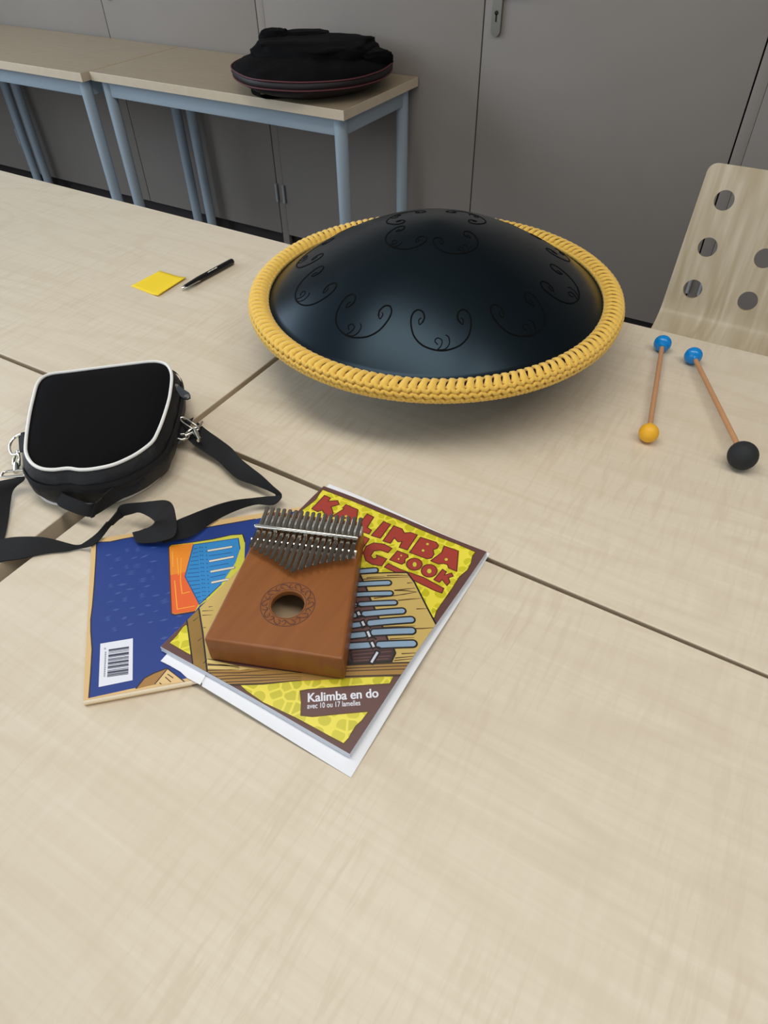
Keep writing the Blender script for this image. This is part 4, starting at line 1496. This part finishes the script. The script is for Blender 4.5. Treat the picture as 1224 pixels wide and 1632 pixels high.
# engraved rosette round the sound hole
bm = bmesh.new()
zc = KZ1 + .00005
for r, wd in ((.0178, .00035), (.0262, .00045)):
    tube(bm, [KP(HC.x + r * math.cos(2 * PI * k / 72), HC.y + r * math.sin(2 * PI * k / 72), zc) for k in range(72)], wd, 6, True, flat=.3)
for q in range(10):
    a0 = 2 * PI * q / 10
    for st in ([(.0188, -.20), (.0200, -.10), (.0222, -.03), (.0242, .06), (.0250, .18), (.0236, .27), (.0220, .24), (.0226, .16)],
               [(.0250, -.24), (.0236, -.16), (.0212, -.12), (.0196, -.20), (.0204, -.28), (.0216, -.25)],
               [(.0192, .10), (.0204, .20), (.0212, .30)]):
        pts = [KP(HC.x + r * math.cos(a0 + t), HC.y + r * math.sin(a0 + t), zc) for r, t in st]
        c = catmull(pts, 4)
        tube(bm, c, [.00022 + .0004 * math.sin(PI * i / (len(c) - 1)) for i in range(len(c))], 6, flat=.3)
obj('rosette', bm, M['mahogany_dark'], ka)
# bridges and pressure bar
U0, DU, NT = .0108, .00648, 17
bm = bmesh.new()
tube(bm, [KP(.0075, .1575, KZ1 + .0016), KP(.1180, .1575, KZ1 + .0016)], .0068, 18, flat=.55)
obj('rear_bridge', bm, M['hinge'], ka)
bm = bmesh.new()
pr_ = [(.1200, 0), (.1300, 0), (.1300, .0022), (.1262, .0062), (.1250, .0066), (.1238, .0062), (.1208, .003)]
ends = []
for u in (.0068, .1190):
    ends.append([bm.verts.new(KP(u, v, KZ1 + h)) for v, h in pr_])
for k in range(len(pr_)):
    bm.faces.new((ends[0][k], ends[0][(k + 1) % len(pr_)], ends[1][(k + 1) % len(pr_)], ends[1][k]))
bm.faces.new(ends[0][::-1]); bm.faces.new(ends[1])
obj('front_bridge', bm, M['chrome'], ka, angle=25)
bm = bmesh.new()
tube(bm, [KP(.0062, .1405, KZ1 + .0088), KP(.0075, .1405, KZ1 + .0090), KP(.1158, .1405, KZ1 + .0090), KP(.1172, .1405, KZ1 + .0088)], [.0018, .0023, .0023, .0018], 14)
pbr = obj('pressure_bar', bm, M['chrome'], ka)
bm = bmesh.new()
for u in (.030, .0625, .095):
    bmesh.ops.create_cone(bm, cap_ends=True, segments=18, radius1=.0024, radius2=.0020, depth=.010, matrix=Matrix.Translation(KP(u + .0, .1360, KZ1 + .0052)))
obj('screw', bm, M['chrome'], pbr)
vend = [.1095, .1068, .1033, .1010, .0979, .0949, .0907, .0873, .0846, .0884, .0926, .0965, .0999, .1025, .1055, .1073, .1099]
for i in range(NT):
    u = U0 + DU * i
    ve = vend[i]
    cl = catmull([KP(u, .1705, KZ1 + .0088), KP(u, .1630, KZ1 + .0078), KP(u, .1560, KZ1 + .0070), KP(u, .1480, KZ1 + .0064), KP(u, .1405, KZ1 + .0060), KP(u, .1330, KZ1 + .0066), KP(u, .1250, KZ1 + .0074), KP(u, ve + .010, KZ1 + .0082), KP(u, ve, KZ1 + .0092)], 4)
    n = len(cl)
    bm = bmesh.new()
    rows = []
    for j, p in enumerate(cl):
        e = min(j, n - 1 - j)
        hw = .0024 * (0.62 if e == 0 else 0.92 if e == 1 else 1.0)
        th = .0005
        rows.append([bm.verts.new(p + ku * s * hw + Vector((0, 0, z))) for s, z in ((-1, 0), (-.7, th), (.7, th), (1, 0), (.7, -th), (-.7, -th))])
    for j in range(n - 1):
        for k in range(6):
            bm.faces.new((rows[j][k], rows[j][(k + 1) % 6], rows[j + 1][(k + 1) % 6], rows[j + 1][k]))
    bm.faces.new(rows[0][::-1]); bm.faces.new(rows[-1])
    obj('tine', bm, M['tine'], ka, angle=18)
